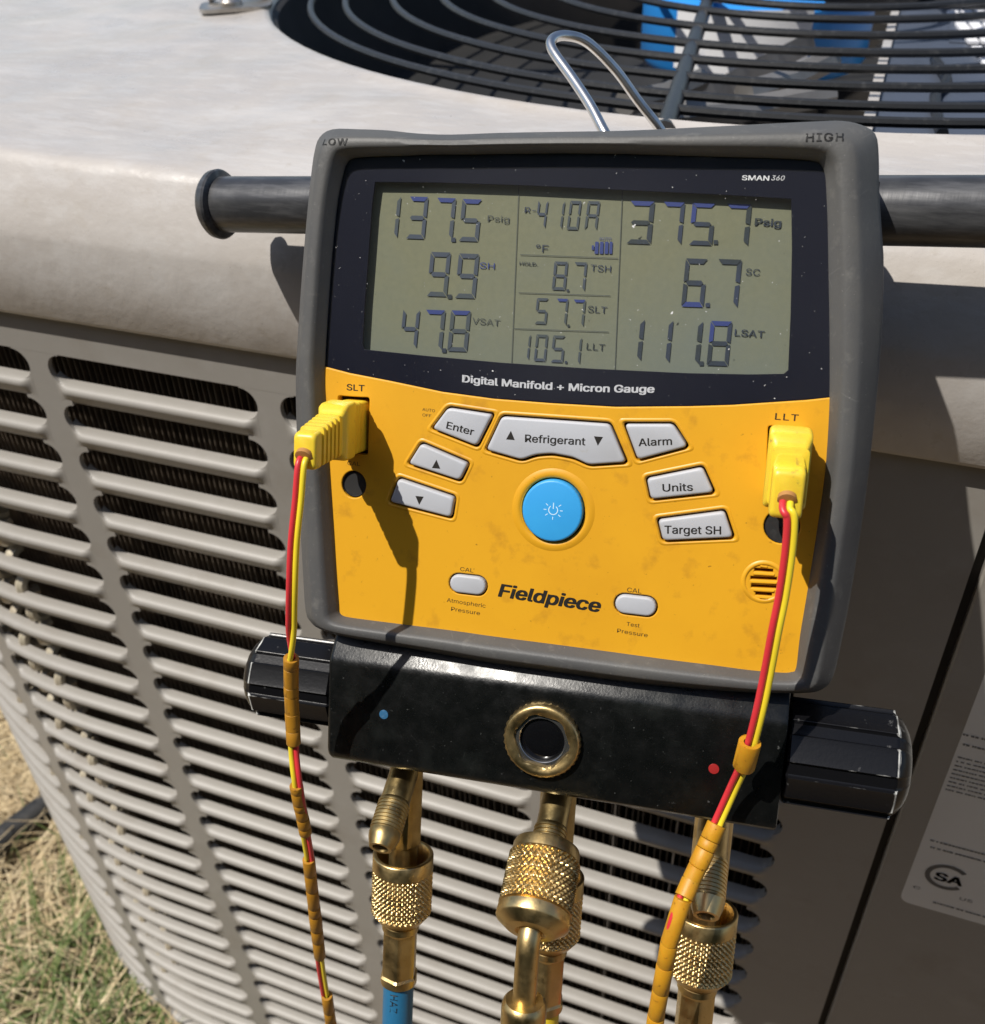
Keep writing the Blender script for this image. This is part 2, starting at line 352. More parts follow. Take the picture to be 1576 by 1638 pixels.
def glass_mat():
    m = bpy.data.materials.new('clear_lens_plastic'); m.use_nodes = True; t = m.node_tree; t.nodes.clear()
    o = t.nodes.new('ShaderNodeOutputMaterial'); mx = t.nodes.new('ShaderNodeMixShader'); tr = t.nodes.new('ShaderNodeBsdfTransparent')
    gl = t.nodes.new('ShaderNodeBsdfGlossy'); gl.inputs['Roughness'].default_value = .06; fr = t.nodes.new('ShaderNodeFresnel'); fr.inputs[0].default_value = 1.49
    tr.inputs[0].default_value = (.93, .94, .95, 1)
    t.links.new(fr.outputs[0], mx.inputs[0]); t.links.new(tr.outputs[0], mx.inputs[1]); t.links.new(gl.outputs[0], mx.inputs[2])
    g = t.nodes.new('ShaderNodeNewGeometry'); df = t.nodes.new('ShaderNodeBsdfDiffuse'); df.inputs[0].default_value = (.7, .7, .7, 1); last = None
    for sc_, lo, hi, amt in [(1500, .725, .76, .65), (420, .75, .765, .9), (9, .3, .8, .032)]:    # dust specks, larger crumbs, a thin film
        n = t.nodes.new('ShaderNodeTexNoise'); n.inputs['Scale'].default_value = sc_; n.inputs['Detail'].default_value = 3
        mr = t.nodes.new('ShaderNodeMapRange'); mr.inputs[1].default_value = lo; mr.inputs[2].default_value = hi; mr.inputs[4].default_value = amt
        t.links.new(g.outputs['Position'], n.inputs['Vector']); t.links.new(n.outputs['Fac'], mr.inputs[0])
        if last is None: last = mr.outputs[0]
        else:
            ad = t.nodes.new('ShaderNodeMath'); ad.operation = 'MAXIMUM'; t.links.new(last, ad.inputs[0]); t.links.new(mr.outputs[0], ad.inputs[1]); last = ad.outputs[0]
    m2 = t.nodes.new('ShaderNodeMixShader'); t.links.new(last, m2.inputs[0]); t.links.new(mx.outputs[0], m2.inputs[1]); t.links.new(df.outputs[0], m2.inputs[2])
    t.links.new(m2.outputs[0], o.inputs[0]); return m
M['glass'] = glass_mat()

# ------------------------------------------------------------------ ground
V = []; F = []
n = 60; X0, X1, Y0, Y1 = -2600, 2600, -2600, 2600
for j in range(n + 1):
    for i in range(n + 1):
        x = X0 + (X1 - X0) * i / n; y = Y0 + (Y1 - Y0) * j / n
        V.append((x, y, -900 + 6 * math.sin(x * .011 + y * .004) + 5 * math.sin(y * .013)))
for j in range(n):
    for i in range(n):
        a = j * (n + 1) + i; F.append((a, a + 1, a + n + 2, a + n + 1))
# the same sheet runs on to the horizon
k = len(V); BIG = 120000
for (x, y) in ((X0, Y0), (X1, Y0), (X1, Y1), (X0, Y1)): V.append((x * BIG / 2600, y * BIG / 2600, -900))
cr = [0, n, (n + 1) * (n + 1) - 1, n * (n + 1)]
sides = [list(range(0, n + 1)), [n + i * (n + 1) for i in range(n + 1)], [(n + 1) * (n + 1) - 1 - i for i in range(n + 1)], [n * (n + 1) - i * (n + 1) for i in range(n + 1)]]
for q in range(4):
    for a, b in zip(sides[q], sides[q][1:]): F.append((a, b, k + q))
    F.append((sides[q][-1], k + (q + 1) % 4, k + q))
kind(mesh_obj('ground', V, F, M['soil'], origin=(0, 0, -900)), 'structure')

# ------------------------------------------------------------------ air conditioner
AX, AY = -45.0, 738.0                          # middle of the fan opening
YK, YP = 285.0, 290.0                          # outer face of the lid's skirt, of the louvred face
RC, XC = 260.0, -381.0                         # corner radius of the cabinet, where the corner starts
XR = 560.0; YB = 1190.0
ac = empty('air_conditioner', Matrix.Translation(W((AX, AY, -880))), 'weathered beige air conditioner cabinet with louvred side and black fan grille on top', 'air conditioner')
def outline(off, n=10):                        # cabinet plan, off mm inside the lid's outer edge; counter-clockwise from front right
    r = RC + 5 - off; cx0 = XC; cx1 = XR - RC; cy0 = YK + RC + 5; cy1 = YB - RC
    P = []
    def arc(cx, cy, a0, a1):
        for i in range(n + 1):
            a = R(a0 + (a1 - a0) * i / n); P.append((cx + r * math.cos(a), cy + r * math.sin(a)))
    arc(cx1, cy0, 0, -90)
    for i in range(1, 24): t = i / 24; P.append((cx1 + (cx0 - cx1) * t, cy0 - r))
    arc(cx0, cy0, -90, -180)
    for i in range(1, 6): t = i / 6; P.append((cx0 - r, cy0 + (cy1 - cy0) * t))
    arc(cx0, cy1, -180, -270)
    for i in range(1, 24): t = i / 24; P.append((cx0 + (cx1 - cx0) * t, cy1 + r))
    arc(cx1, cy1, 90, 0)
    for i in range(1, 6): t = i / 6; P.append((cx1 + r, cy1 + (cy0 - cy1) * t))
    return P
RF = 357.0
def radial(off, t):                            # from the outline (t=0) in to the round opening (t=1)
    out = []
    for (x, y) in outline(off):
        dx, dy = x - AX, y - AY; l = math.hypot(dx, dy); out.append((x + (AX + dx / l * RF - x) * t, y + (AY + dy / l * RF - y) * t))
    return out
rings = []
for off, z in [(4, -165), (3.5, -172.5), (1.5, -173.8), (0.2, -172), (0, -150), (0, -139), (.8, -136), (3, -130), (12, -114.5), (14, -112.2), (16, -110.8), (19, -110)]:
    rings.append([(x, y, z) for x, y in outline(off)])
for t, z in [(.08, -109.6), (.2, -109), (.35, -108), (.5, -107), (.65, -106.2), (.8, -105.6), (.93, -105), (.965, -103.6), (.985, -103), (.997, -103.6), (1.0, -105)]:
    rings.append([(x, y, z) for x, y in radial(19, t)])
def circ(r, z): return [(AX + (x - AX) / math.hypot(x - AX, y - AY) * r, AY + (y - AY) / math.hypot(x - AX, y - AY) * r, z) for x, y in outline(0)]
rings += [circ(RF - 1, -107)]
Vv, Ff = loft(rings); Vv = [(p[0], p[1], p[2] + (1.3 * math.sin(p[0] * .021 + p[1] * .03) + .8 * math.sin(p[0] * .05 - p[1] * .037)) * (1 if p[2] > -112 and math.hypot(p[0] - AX, p[1] - AY) > RF + 12 else 0)) for p in Vv]
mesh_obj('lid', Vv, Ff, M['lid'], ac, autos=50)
# fan shroud under the opening
mesh_obj('fan_shroud', *loft([circ(RF + .5, -106.5), circ(RF - 4, -110), circ(RF - 10, -146), circ(RF - 20, -190), circ(RF - 14, -320)]), M['dark_inside'], ac)

def face(s, z, out=0.0):                       # point on the front sheet: s mm along it, out mm proud
    if s >= XC: return (s, YP - out, z)
    a = (XC - s) / RC
    return (XC - (RC + out) * math.sin(a), YP + RC - (RC + out) * math.cos(a), z)
PITCH, Z0, NROW = 24.7, -201.0, 27
SH = 7.45                                       # half height of a slot
cols = [(-89.7, 16.2), (-206.2, -100.3), (-322.7, -216.8), (-439.2, -333.3), (-555.7, -449.8)]
ZT, ZBOT = -166.0, -876.0
def notch(z):
    kk = round((Z0 - z) / PITCH)
    if not 0 <= kk < NROW: return SH
    dz = z - (Z0 - kk * PITCH)
    return SH - math.sqrt(max(0, SH * SH - dz * dz))
zs = [ZT]
for kk in range(NROW):
    zc = Z0 - kk * PITCH
    for q in range(13): zs.append(zc + SH * math.cos(math.pi * q / 12))
zs.append(ZBOT)
def strip(s0f, s1f, m=4):
    rows = []
    for z in zs:
        a, b = s0f(z), s1f(z); pts = [(a, -2.5)] + [(a + (b - a) * i / m, 0) for i in range(m + 1)] + [(b, -2.5)]
        rows.append([face(s, z, o) for s, o in pts])
    return loft(rows, closed=False)
for (a, b), (a2, b2) in zip(cols, cols[1:]):   # posts between two columns of slots
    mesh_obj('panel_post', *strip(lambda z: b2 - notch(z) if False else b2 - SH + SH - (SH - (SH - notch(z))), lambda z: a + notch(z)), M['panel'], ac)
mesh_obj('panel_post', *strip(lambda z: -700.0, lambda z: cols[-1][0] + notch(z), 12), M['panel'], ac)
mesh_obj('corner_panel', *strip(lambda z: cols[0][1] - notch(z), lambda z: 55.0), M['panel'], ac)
# the louvre slats: the metal between two slots of a column, rolled outwards along its upper edge
prof = [(o_, z_ * .91) for o_, z_ in [(-5, .8), (-2.6, .7), (-.6, .35), (.8, -.35), (1.7, -1.3), (2.1, -2.5), (1.85, -3.8), (1.1, -5.3), (.35, -6.9), (-.4, -8.5), (-1.4, -9.9), (-3, -10.6), (-5, -10.8)]]
def slat_mesh(ci):                             # its ends widen round the slots' curved ends and sink into the sheet
    a, b = cols[ci]; a += SH; b -= SH; rows = []; L = b - a
    st = [-6.4, -5.4, -4.2, -3, -1.6, 0, 3] + [3 + (L - 6) * i / 6 for i in range(1, 6)] + [L - 3, L, L + 1.6, L + 3, L + 4.2, L + 5.4, L + 6.4]
    for s in st:
        ds = max(0.0, -s, s - L); dl = SH - math.sqrt(SH * SH - ds * ds); e = .5 + .5 * math.cos(math.pi * min(1, ds / 6.0))
        rows.append([face(a + s, dz + dl * (1 - 2 * i / (len(prof) - 1)), o if o < -2 else (o * e if o < 0 else o * e + .05)) for i, (o, dz) in enumerate(prof)])
    return loft(rows, closed=False)
for ci in range(len(cols)):
    Vv, Ff = slat_mesh(ci); me = None
    for kk in range(NROW):
        z = Z0 - kk * PITCH - SH
        if me is None:
            o = mesh_obj('louvre_slat', Vv, Ff, M['panel'], ac, autos=60); me = o.data
        else:
            o = bpy.data.objects.new('louvre_slat', me); C.objects.link(o); o.parent = ac
        o.location = (0, 0, z * S)
# plain strip over the first row of slots
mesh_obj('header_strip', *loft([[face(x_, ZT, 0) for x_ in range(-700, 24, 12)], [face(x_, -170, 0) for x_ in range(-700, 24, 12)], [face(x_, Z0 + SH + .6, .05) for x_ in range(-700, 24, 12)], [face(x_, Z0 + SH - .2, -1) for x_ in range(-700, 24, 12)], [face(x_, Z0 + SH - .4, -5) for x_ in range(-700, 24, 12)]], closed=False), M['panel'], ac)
# coil behind the louvres
fins = []
x = -470.0
while x < 30:
    a = face(x, 0, -18); b = face(x, 0, -40)
    dx, dy = (b[0] - a[0]), (b[1] - a[1]); l = math.hypot(dx, dy); nx, ny = -dy / l * .2, dx / l * .2
    Vv = [(a[0] - nx, a[1] - ny, ZT), (a[0] + nx, a[1] + ny, ZT), (b[0] + nx, b[1] + ny, ZT), (b[0] - nx, b[1] - ny, ZT)]
    j1 = random.uniform(-1.5, 1.5); Vv += [(p[0] + j1, p[1], ZBOT + 6) for p in Vv]
    fins.append((Vv, [(0, 1, 5, 4), (1, 2, 6, 5), (3, 0, 4, 7)])); x += 3.3 + random.uniform(-.5, .5)
kind(mesh_obj('coil_fins', *join(*fins), M['fin'], ac, smooth=False), 'stuff')
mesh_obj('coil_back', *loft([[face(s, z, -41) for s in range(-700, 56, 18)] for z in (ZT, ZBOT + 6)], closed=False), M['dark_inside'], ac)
wires = []
for s in [-62, -31, -5]: wires.append(tube([face(s, ZT, -14), face(s + 2, ZBOT, -14)], .7, 6))
mesh_obj('coil_guard', *join(*wires), M['greymetal'], ac)
bm_ = None
for (s, dz) in [(-404, 0), (-424, 12), (-446, 0), (-466, 12)]:
    for kk in range(26):
        z = -300 - kk * 18.5 - dz; pts = []
        for q in range(9):
            a = math.pi * q / 8; pts.append(face(s + random.uniform(-.2, .2), z + 6.5 * math.cos(a), -13 + 8 * math.sin(a)))
        if bm_ is None:
            o = mesh_obj('return_bend', *tube(pts, 3.4, 7), M['copper'], ac); bm_ = []
        else: mesh_obj('return_bend', *tube(pts, 3.4, 7), M['copper'], ac)
# the flat panel right of the slots, with its seam, and the service panel with the label
mesh_obj('service_panel', *loft([[(58.6, YP + 4, ZT), (58.6, YP + .6, ZT), (59.4, YP - .2, ZT), (XR - RC, YP - .2, ZT)], [(58.6, YP + 4, ZBOT), (58.6, YP + .6, ZBOT), (59.4, YP - .2, ZBOT), (XR - RC, YP - .2, ZBOT)]], closed=False), M['panel'], ac)
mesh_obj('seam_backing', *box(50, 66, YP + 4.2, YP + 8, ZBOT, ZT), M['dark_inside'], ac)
pl = [(x, y) for x, y in outline(6)]
i0 = min(range(len(pl)), key=lambda i: abs(pl[i][0] - (XR - RC)) + abs(pl[i][1] - YP)); i1 = min(range(len(pl)), key=lambda i: math.hypot(pl[i][0] - face(-700, 0)[0], pl[i][1] - face(-700, 0)[1]))
back = pl[i1:] + pl[:i0 + 1]
mesh_obj('rear_panel', *loft([[(x, y, ZT) for x, y in back], [(x, y, ZBOT) for x, y in back]], closed=False), M['panel'], ac)
mesh_obj('base_pan', [(x, y, ZBOT) for x, y in outline(4)], [tuple(range(len(outline(4))))], M['dark_inside'], ac, smooth=False)
# rating label
def rounded(x0, x1, z0, z1, r, y): return [(p.x, y, p.y) for p in fillet([(x0, z0), (x1, z0), (x1, z1), (x0, z1)], r)]
lp = rounded(70, 190, -400, -236, 5, YP - .35); lv, lf = loft([rounded(70, 190, -400, -236, 5, YP - .1), lp], True, (False, True))
label = mesh_obj('rating_label', lv, lf, M['lab'], ac, smooth=False)
def wall(x, z): return (x, YP - .5, z)
def wp(px, py): q = on(px, py, 1, YP - .5); return (q.x, q.z)
def wtext(body, px, py, wmm, cap, m='lab_print', **k):
    a = Vector(wp(px, py)); return lettering(body, a - Vector((wmm / 2, cap / 2)), a + Vector((wmm / 2, -cap / 2)), cap, M[m], label, put=wall, **k)
cc = Vector(wp(1515, 1404)); arcv = []
for q in range(33):
    a = R(42 + (318 - 42) * q / 32)
    arcv.append((cc.x + 8.6 * math.cos(a), cc.y + 8.2 * math.sin(a))); arcv.append((cc.x + 6.6 * math.cos(a), cc.y + 6.2 * math.sin(a)))
mesh_obj('certification_mark', [wall(*p) for p in arcv], [(2 * q, 2 * q + 1, 2 * q + 3, 2 * q + 2) for q in range(32)], M['lab_print'], label, smooth=False)
wtext('SA', 1519, 1404, 10.5, 7.2, bold=.03)
wtext('C', 1467, 1419, 2.8, 2.6); wtext('US', 1546, 1439, 5, 2.6)
def dashes(x0, x1, z, hgt, seed, y=None):
    rg = random.Random(seed); x = x0; ps = []
    while x < x1:
        l = rg.uniform(.5, 1.6); ps.append(([wall(x, z), wall(x + l, z), wall(x + l, z + hgt), wall(x, z + hgt)], [(0, 1, 2, 3)])); x += l + rg.choice([.25, .25, .3, .9])
    return join(*ps)
for i, (px, py, l) in enumerate([(1488, 1345, 60), (1488, 1356, 70), (1492, 1444, 55), (1540, 1176, 60), (1540, 1192, 60)]):
    a = wp(px, py); mesh_obj('small_print', *dashes(a[0], a[0] + l, a[1], .9, i), M['lab_print'], label, smooth=False)
for i in range(9):
    a = wp(1532, 1212); mesh_obj('small_print', *dashes(a[0], a[0] + 50, a[1] - i * 2.4, .7, 20 + i), M['lab_print'], label, smooth=False)
# ---- fan grille
gz = -106.0
grille = mesh_obj('fan_grille', *lathe((AX, AY, gz), (0, 0, 1), [(-1, 66), (1.5, 66), (1.5, 60), (-1, 60)], 48, (False, False)), M['wire_black'], ac)
for r_w in [92, 119, 150, 187, 223, 253, 283, 312, 333]:
    pts = [(AX + r_w * math.cos(2 * math.pi * q / 120), AY + r_w * math.sin(2 * math.pi * q / 120), gz + (333 - r_w) * .012) for q in range(121)]
    mesh_obj('ring_wire', *tube(pts, 2.0, 8, (False, False)), M['wire_black'], grille)
sp0, sp1 = Vector((-77, 384, gz - 1)), Vector((-122, 738, gz - 1))
for kx in range(4):
    rot = Matrix.Rotation(kx * math.pi / 2, 3, 'Z'); c0 = Vector((AX, AY, 0))
    a = rot @ (sp0 - c0) + c0; b = rot @ (sp1 - c0) + c0
    mesh_obj('spoke', *tube([a + (a - b).normalized() * 8, a, a.lerp(b, .5), b], lambda i, t: 3.9 if i else 4.8, 12), M['wire_black'], grille)
# ---- fan motor and what shows through the grille
mc = Vector((-95, 752, 0))
motor = mesh_obj('fan_motor', *lathe((mc.x, mc.y, -114), (0, 0, -1), [(0, 40), (0, 70), (4, 76), (40, 76), (46, 72), (50, 60), (50, 10)], 48), M['motor_blue'], ac)
lv = []
for q in range(15):
    a = R(-122 + 66 * q / 14)
    for z in (-116, -153): lv.append((mc.x + 76.6 * math.cos(a), mc.y + 76.6 * math.sin(a), z))
mesh_obj('motor_label', lv, [(2 * q, 2 * q + 1, 2 * q + 3, 2 * q + 2) for q in range(14)], M['paper_and_sun'], motor)
hub = mesh_obj('fan_blade_hub', *lathe((mc.x, mc.y, -166), (0, 0, -1), [(0, 20), (0, 50), (30, 50), (30, 20)], 32), M['greymetal'], ac)
for kx in range(3):
    a0 = R(-75 + 120 * kx); rows = []
    for i in range(7):
        r_b = 45 + (300 - 45) * i / 6; row = []
        for j in range(6):
            aa = a0 + R(-28 + 56 * j / 5); row.append((mc.x + r_b * math.cos(aa), mc.y + r_b * math.sin(aa), -178 - 18 * (j / 5) - 6 * math.sin(i * .6)))
        rows.append(row)
    mesh_obj('fan_blade', *loft(rows, closed=False), M['blade'], hub)
br = [on(1300, 66, 1, 660), on(1085, 176, 1, 560)]
d = (br[1] - br[0]).normalized(); sd = Vector((0.35, .2, -.9)).normalized() * 6; th = Vector((.4, .9, 0)) * 2
mesh_obj('motor_bracket', *join(([br[0] - sd, br[0] + sd, br[1] + sd, br[1] - sd, br[0] - sd + th, br[0] + sd + th, br[1] + sd + th, br[1] - sd + th], [(0, 1, 2, 3), (4, 7, 6, 5), (0, 3, 7, 4), (1, 5, 6, 2), (0, 4, 5, 1), (2, 6, 7, 3)])), M['greymetal'], ac)
for pa, pb, y0_, y1_ in [((1330, 95), (1190, 150), 560, 500), ((1000, 165), (1120, 128), 480, 560), ((1060, 185), (1330, 150), 470, 520)]:
    a, b = on(*pa, 1, y0_), on(*pb, 1, y1_)
    mesh_obj('motor_bracket', *tube([a, a.lerp(b, .5) + Vector((0, 0, -2)), b], 6, 8), M['greymetal'], ac)
# control-box cover: the slate sheet at the right, with its rolled edge and a dark curved tube
za = -128
mesh_obj('control_box_cover', *box(-4, 330, 430, 820, za - 3, za), M['slate'], ac, smooth=False)
mesh_obj('cover_edge', *box(-9, -4.2, 430, 820, za - 60, za + 3), M['lid'], ac, smooth=False)
mesh_obj('cover_front', *box(-4, 330, 426, 429.8, za - 120, za), M['slate'], ac, smooth=False)
c0 = [on(1495, 95, 2, za + 3), on(1515, 128, 2, za + 3), on(1497, 150, 2, za + 3), on(1500, 190, 2, za + 3), on(1508, 214, 2, za + 3)]
mesh_obj('dark_curve', *tube(smooth_path(c0), 2.6, 8), M['wire_black'], ac)
sun_base = mesh_obj('sun_patch_base', *box(on(1520, 20, 2, za + 1).x, 120, on(1520, 60, 2, za + 1).y - 10, 815, za + .2, za + .6), M['slate'], ac, smooth=False)  # slate base carrying the white shapes that stand for sun patches
for i in range(7):
    for j in range(6):
        px = 1502 + i * 22 + j * 13; py = 4 + j * 19
        q = [on(px, py - 6, 2, za + 2), on(px + 16, py - 6, 2, za + 2), on(px + 26, py + 6, 2, za + 2), on(px + 9, py + 6, 2, za + 2)]
        if px > 1640 or q[0].y > 810: continue
        mesh_obj('sun_patch', *loft([[(p.x, p.y, za + .7) for p in q], [(p.x, p.y, za + 2.2) for p in q]], True, (False, True)), M['paper_and_sun'], sun_base, smooth=False)  # white pieces imitate sunlight falling through the grille onto the cover
# clip that holds the grille, top left
cl = Vector((on(376, 14, 2, -104).x, on(376, 14, 2, -104).y, -104)); dirc = (Vector((AX, AY, -104)) - cl).normalized(); sdc = dirc.cross(Vector((0, 0, 1)))
def cp(a, b, z): q = cl + dirc * a + sdc * b; return (q.x, q.y, -104 + z)
cv = []
for z in (0.5, 2.6):
    cv.append([cp(x, y, z) for x, y in [(p.x, p.y) for p in fillet([(-20, -15), (22, -15), (22, 15), (-20, 15)], 9)]])
clip = mesh_obj('grille_clip', *loft(cv, True, (True, True)), M['clip'], ac)
mesh_obj('clip_bend', *tube(smooth_path([cp(-16, -12, 5), cp(-4, -12, 9), cp(8, -12, 9), cp(22, -12, 4)]), 3, 8), M['clip'], clip)
mesh_obj('screw', *lathe(cp(-2, 2, 2.6), (0, 0, 1), [(0, 7), (2, 7), (3.4, 5.5), (3.6, 2)], 18), M['clip'], clip)

# concrete pad under the cabinet
tag(mesh_obj('equipment_pad', *box(-520, 500, 330, 1150, -906, -881), M['concrete'], smooth=False), 'grey concrete pad under the air conditioner cabinet', 'pad')

# ------------------------------------------------------------------ grass, cable
def blades(n, area, hgt, wid, lie, seed, ok):
    rg = random.Random(seed); V = []; F = []
    while n:
        x = rg.uniform(area[0], area[1]); y = rg.uniform(area[2], area[3])
        if not ok(x, y, rg): continue
        n -= 1
        a = rg.uniform(0, 6.283); L = rg.uniform(*hgt); el = R(rg.uniform(*lie)); wd = rg.uniform(*wid); z = -900 + rg.uniform(0, 14)
        cu = rg.uniform(-.8, .8); droop = rg.uniform(.2, 1.0); p = Vector((x, y, z)); k = len(V); sg = 4
        for i in range(sg + 1):
            t = i / sg; aa = a + cu * t; e = el - droop * t * 1.1
            s = Vector((-math.sin(aa), math.cos(aa), rg.uniform(-.3, .3))) * (wd * (1 - .8 * t))
            V += [p - s, p + s]
            p = p + Vector((math.cos(aa) * math.cos(e), math.sin(aa) * math.cos(e), math.sin(e))) * (L / sg)
            if p.z < -896: p.z = -896 + rg.uniform(0, 5)
        for i in range(sg): F.append((k + 2 * i, k + 2 * i + 1, k + 2 * i + 3, k + 2 * i + 2))
    return V, F
g1 = lambda x, y, rg: True
green_p = on(215, 1600, 2, -900)
def g2(x, y, rg):
    d = min(math.hypot((x - green_p.x) / 1.2, y - green_p.y), math.hypot(x - green_p.x - 60, y - green_p.y + 120)); return rg.random() < math.exp(-(d / 110) ** 2) + .006
ar = (-1350, -330, 0, 1000)
kind(tag(mesh_obj('dry_grass', *blades(30000, ar, (60, 170), (.5, 1.25), (-8, 38), 3, g1), M['straw'], smooth=False, origin=(-700, 400, -900)), 'matted dry straw coloured grass on the ground beside the cabinet', 'dry grass'), 'stuff')
kind(tag(mesh_obj('green_grass', *blades(2000, ar, (40, 95), (1.0, 2.2), (25, 80), 4, g2), M['grass'], smooth=False, origin=(-500, 250, -900)), 'small tuft of green grass growing among the straw at the cabinet corner', 'grass'), 'stuff')
ca = [on(-90, 1420, 2, -858), on(0, 1348, 2, -858), on(75, 1290, 2, -858), on(140, 1235, 2, -858), on(220, 1180, 2, -872)]
tag(mesh_obj('black_cable', *tube(smooth_path(ca), 15, 14), M['cable']), 'thick black cable lying on the dry grass and running to the cabinet', 'cable')

# ------------------------------------------------------------------ hedge added unseen behind the camera to cut sky fill and reflections
hd = empty('sky_blocker', Matrix.Translation(W((0, -1900, -900))), 'unseen added tall dark green hedge across the yard from the air conditioner', 'blocker')
hv, hf = [], []
nx, nz = 90, 26
for j in range(nz + 1):
    for i in range(nx + 1):
        x = -4500 + 9000 * i / nx; z = -900 + 2500 * j / nz
        hv.append((x, -1650 + 60 * math.sin(x * .006 + z * .004) + 45 * math.sin(z * .012 - x * .003) - 10 * max(0, j - nz + 4) ** 2, z))
for j in range(nz):
    for i in range(nx): a = j * (nx + 1) + i; hf.append((a, a + 1, a + nx + 2, a + nx + 1))
top = [j for j in range(nz * (nx + 1), (nz + 1) * (nx + 1))]; kb_ = len(hv)
for j in top: hv.append((hv[j][0], -2500, 1600))
for j in top: hv.append((hv[j][0], -2500, -900))
for i in range(nx): hf += [(top[i], top[i + 1], kb_ + i + 1, kb_ + i), (kb_ + i, kb_ + i + 1, kb_ + nx + 2 + i, kb_ + nx + 1 + i)]
mesh_obj('blocker_core', hv, hf, M['blocker'], hd, smooth=False)
rg = random.Random(11); lv, lf = [], []
for q in range(9000):
    x, z = rg.uniform(-4200, 4200), rg.uniform(-880, 1640); c = Vector((x, -1640 + 60 * math.sin(x * .006 + z * .004) + 45 * math.sin(z * .012 - x * .003) + rg.uniform(-20, 60), z))
    u_ = Vector((rg.uniform(-1, 1), rg.uniform(-.5, .5), rg.uniform(-1, 1))).normalized() * rg.uniform(18, 42); w_ = u_.cross(Vector((rg.uniform(-.4, .4), 1, rg.uniform(-.2, .8)))).normalized() * u_.length * .5
    k = len(lv); lv += [c - u_, c + w_, c + u_, c - w_]; lf.append((k, k + 1, k + 2, k + 3))
kind(mesh_obj('blocker_leaves', lv, lf, M['blocker'], hd, smooth=False), 'stuff')

# ------------------------------------------------------------------ the gauge
MG = Matrix.Translation(W(OO)) @ Matrix((HH, VV, NN)).transposed().to_4x4()
G = empty('manifold_gauge', MG, 'digital gauge with yellow faceplate, LCD screen and dark grey rubber boot hanging on the cabinet', 'gauge')
def P2(pts, wd=0.0): return [Vector(dv(x, y, wd)) for x, y in pts]
# rubber boot: outline (outer) and window (inner), side by side
oT = [(497, 212), (518, 199), (560, 199), (609, 201), (655, 206), (711, 208), (792, 205), (900, 203), (1000, 201), (1121, 195), (1233, 189), (1310, 185), (1352, 184), (1382, 190)]
iT = [(551, 262), (562, 252), (600, 249), (640, 248), (690, 246), (740, 246), (800, 245), (900, 244), (1000, 245), (1100, 248), (1180, 250), (1250, 252), (1303, 256), (1315, 264)]
oR = [(1406, 205), (1412, 240), (1413, 305), (1418, 380), (1420, 420), (1418, 508), (1412, 600), (1404, 680), (1394, 770), (1380, 870), (1364, 970), (1350, 1040), (1338, 1092)]
iR = [(1321, 280), (1323, 310), (1325, 360), (1326, 420), (1327, 470), (1328, 540), (1328, 620), (1326, 680), (1320, 760), (1306, 860), (1290, 960), (1280, 1020), (1274, 1070)]
oB = [(1324, 1112), (1300, 1120), (1240, 1121), (1174, 1119), (1080, 1112), (999, 1104), (900, 1090), (780, 1073), (700, 1058), (620, 1043), (540, 1028), (500, 1015), (484, 1003)]
iB = [(1266, 1077), (1250, 1078), (1200, 1074), (1140, 1066), (1060, 1056), (980, 1045), (890, 1033), (790, 1020), (720, 1010), (640, 1000), (570, 991), (548, 987), (541, 980)]
oL = [(475, 985), (471, 930), (467, 860), (463, 760), (460, 680), (459, 610), (461, 560), (466, 480), (472, 400), (478, 330), (484, 270), (489, 235)]
iL = [(540, 968), (536, 915), (532, 850), (526, 760), (521, 680), (517, 600), (518, 560), (523, 480), (529, 400), (536, 330), (542, 295), (546, 278)]
outer = P2(oT + oR + oB + oL, 2); inner = P2(iT + iR + iB + iL, 1)
def subdiv(P, k=3):
    n = len(P); o = []
    for i in range(n):
        p0, p1, p2, p3 = P[i - 1], P[i], P[(i + 1) % n], P[(i + 2) % n]
        for q in range(k):
            t = q / k; o.append(.5 * (2 * p1 + (p2 - p0) * t + (2 * p0 - 5 * p1 + 4 * p2 - p3) * t * t + (3 * p1 - p0 - 3 * p2 + p3) * t ** 3))
    return o
outer = subdiv(outer); inner = subdiv(inner); nb = len(outer)
def boot_ring(t, wd, grow=0.0):
    cen = Vector((-1, 8)); return [((a.lerp(b, t) + (a - cen).normalized() * grow).x, (a.lerp(b, t) + (a - cen).normalized() * grow).y, wd) for a, b in zip(outer, inner)]
rings = [boot_ring(.2, -44, 0), boot_ring(.03, -43, 0), boot_ring(0, -40, 0), boot_ring(0, -8, 0), boot_ring(0, -4.5), boot_ring(.03, -3), boot_ring(.08, -1.8), boot_ring(.40, 3.0), boot_ring(.46, 3.8), boot_ring(.52, 4.2), boot_ring(.72, 4.4), boot_ring(.80, 4.1), boot_ring(.86, 3.2), boot_ring(.95, 1.2), boot_ring(1.0, .3), boot_ring(1.0, -5)]
boot = mesh_obj('rubber_boot', *dloft(rings), M['boot'], G, autos=40)
back = [boot_ring(.2, -44)]
mesh_obj('back_cover', [D(*p) for p in back[0]], [tuple(range(nb))], M['black_plastic'], G, smooth=False)
from mathutils.bvhtree import BVHTree
bvh = BVHTree.FromPolygons([v.co.copy() for v in boot.data.vertices], [tuple(p.vertices) for p in boot.data.polygons])
def on_boot(u, v):                             # letters lie on the rubber itself
    hit = bvh.ray_cast(Vector((u * S, v * S, .03)), Vector((0, 0, -1)))[0]
    return D(u, v, (hit.z / S if hit else 4.4) + .16)
ctext('LOW', 535, 224, 41, 15, M['boot_text'], boot, 4.4, 0, bold=.02, spacing=1.15, put=on_boot)
ctext('HIGH', 1320, 216, 60, 19, M['boot_text'], boot, 4.4, 2, bold=.02, spacing=1.15, put=on_boot)
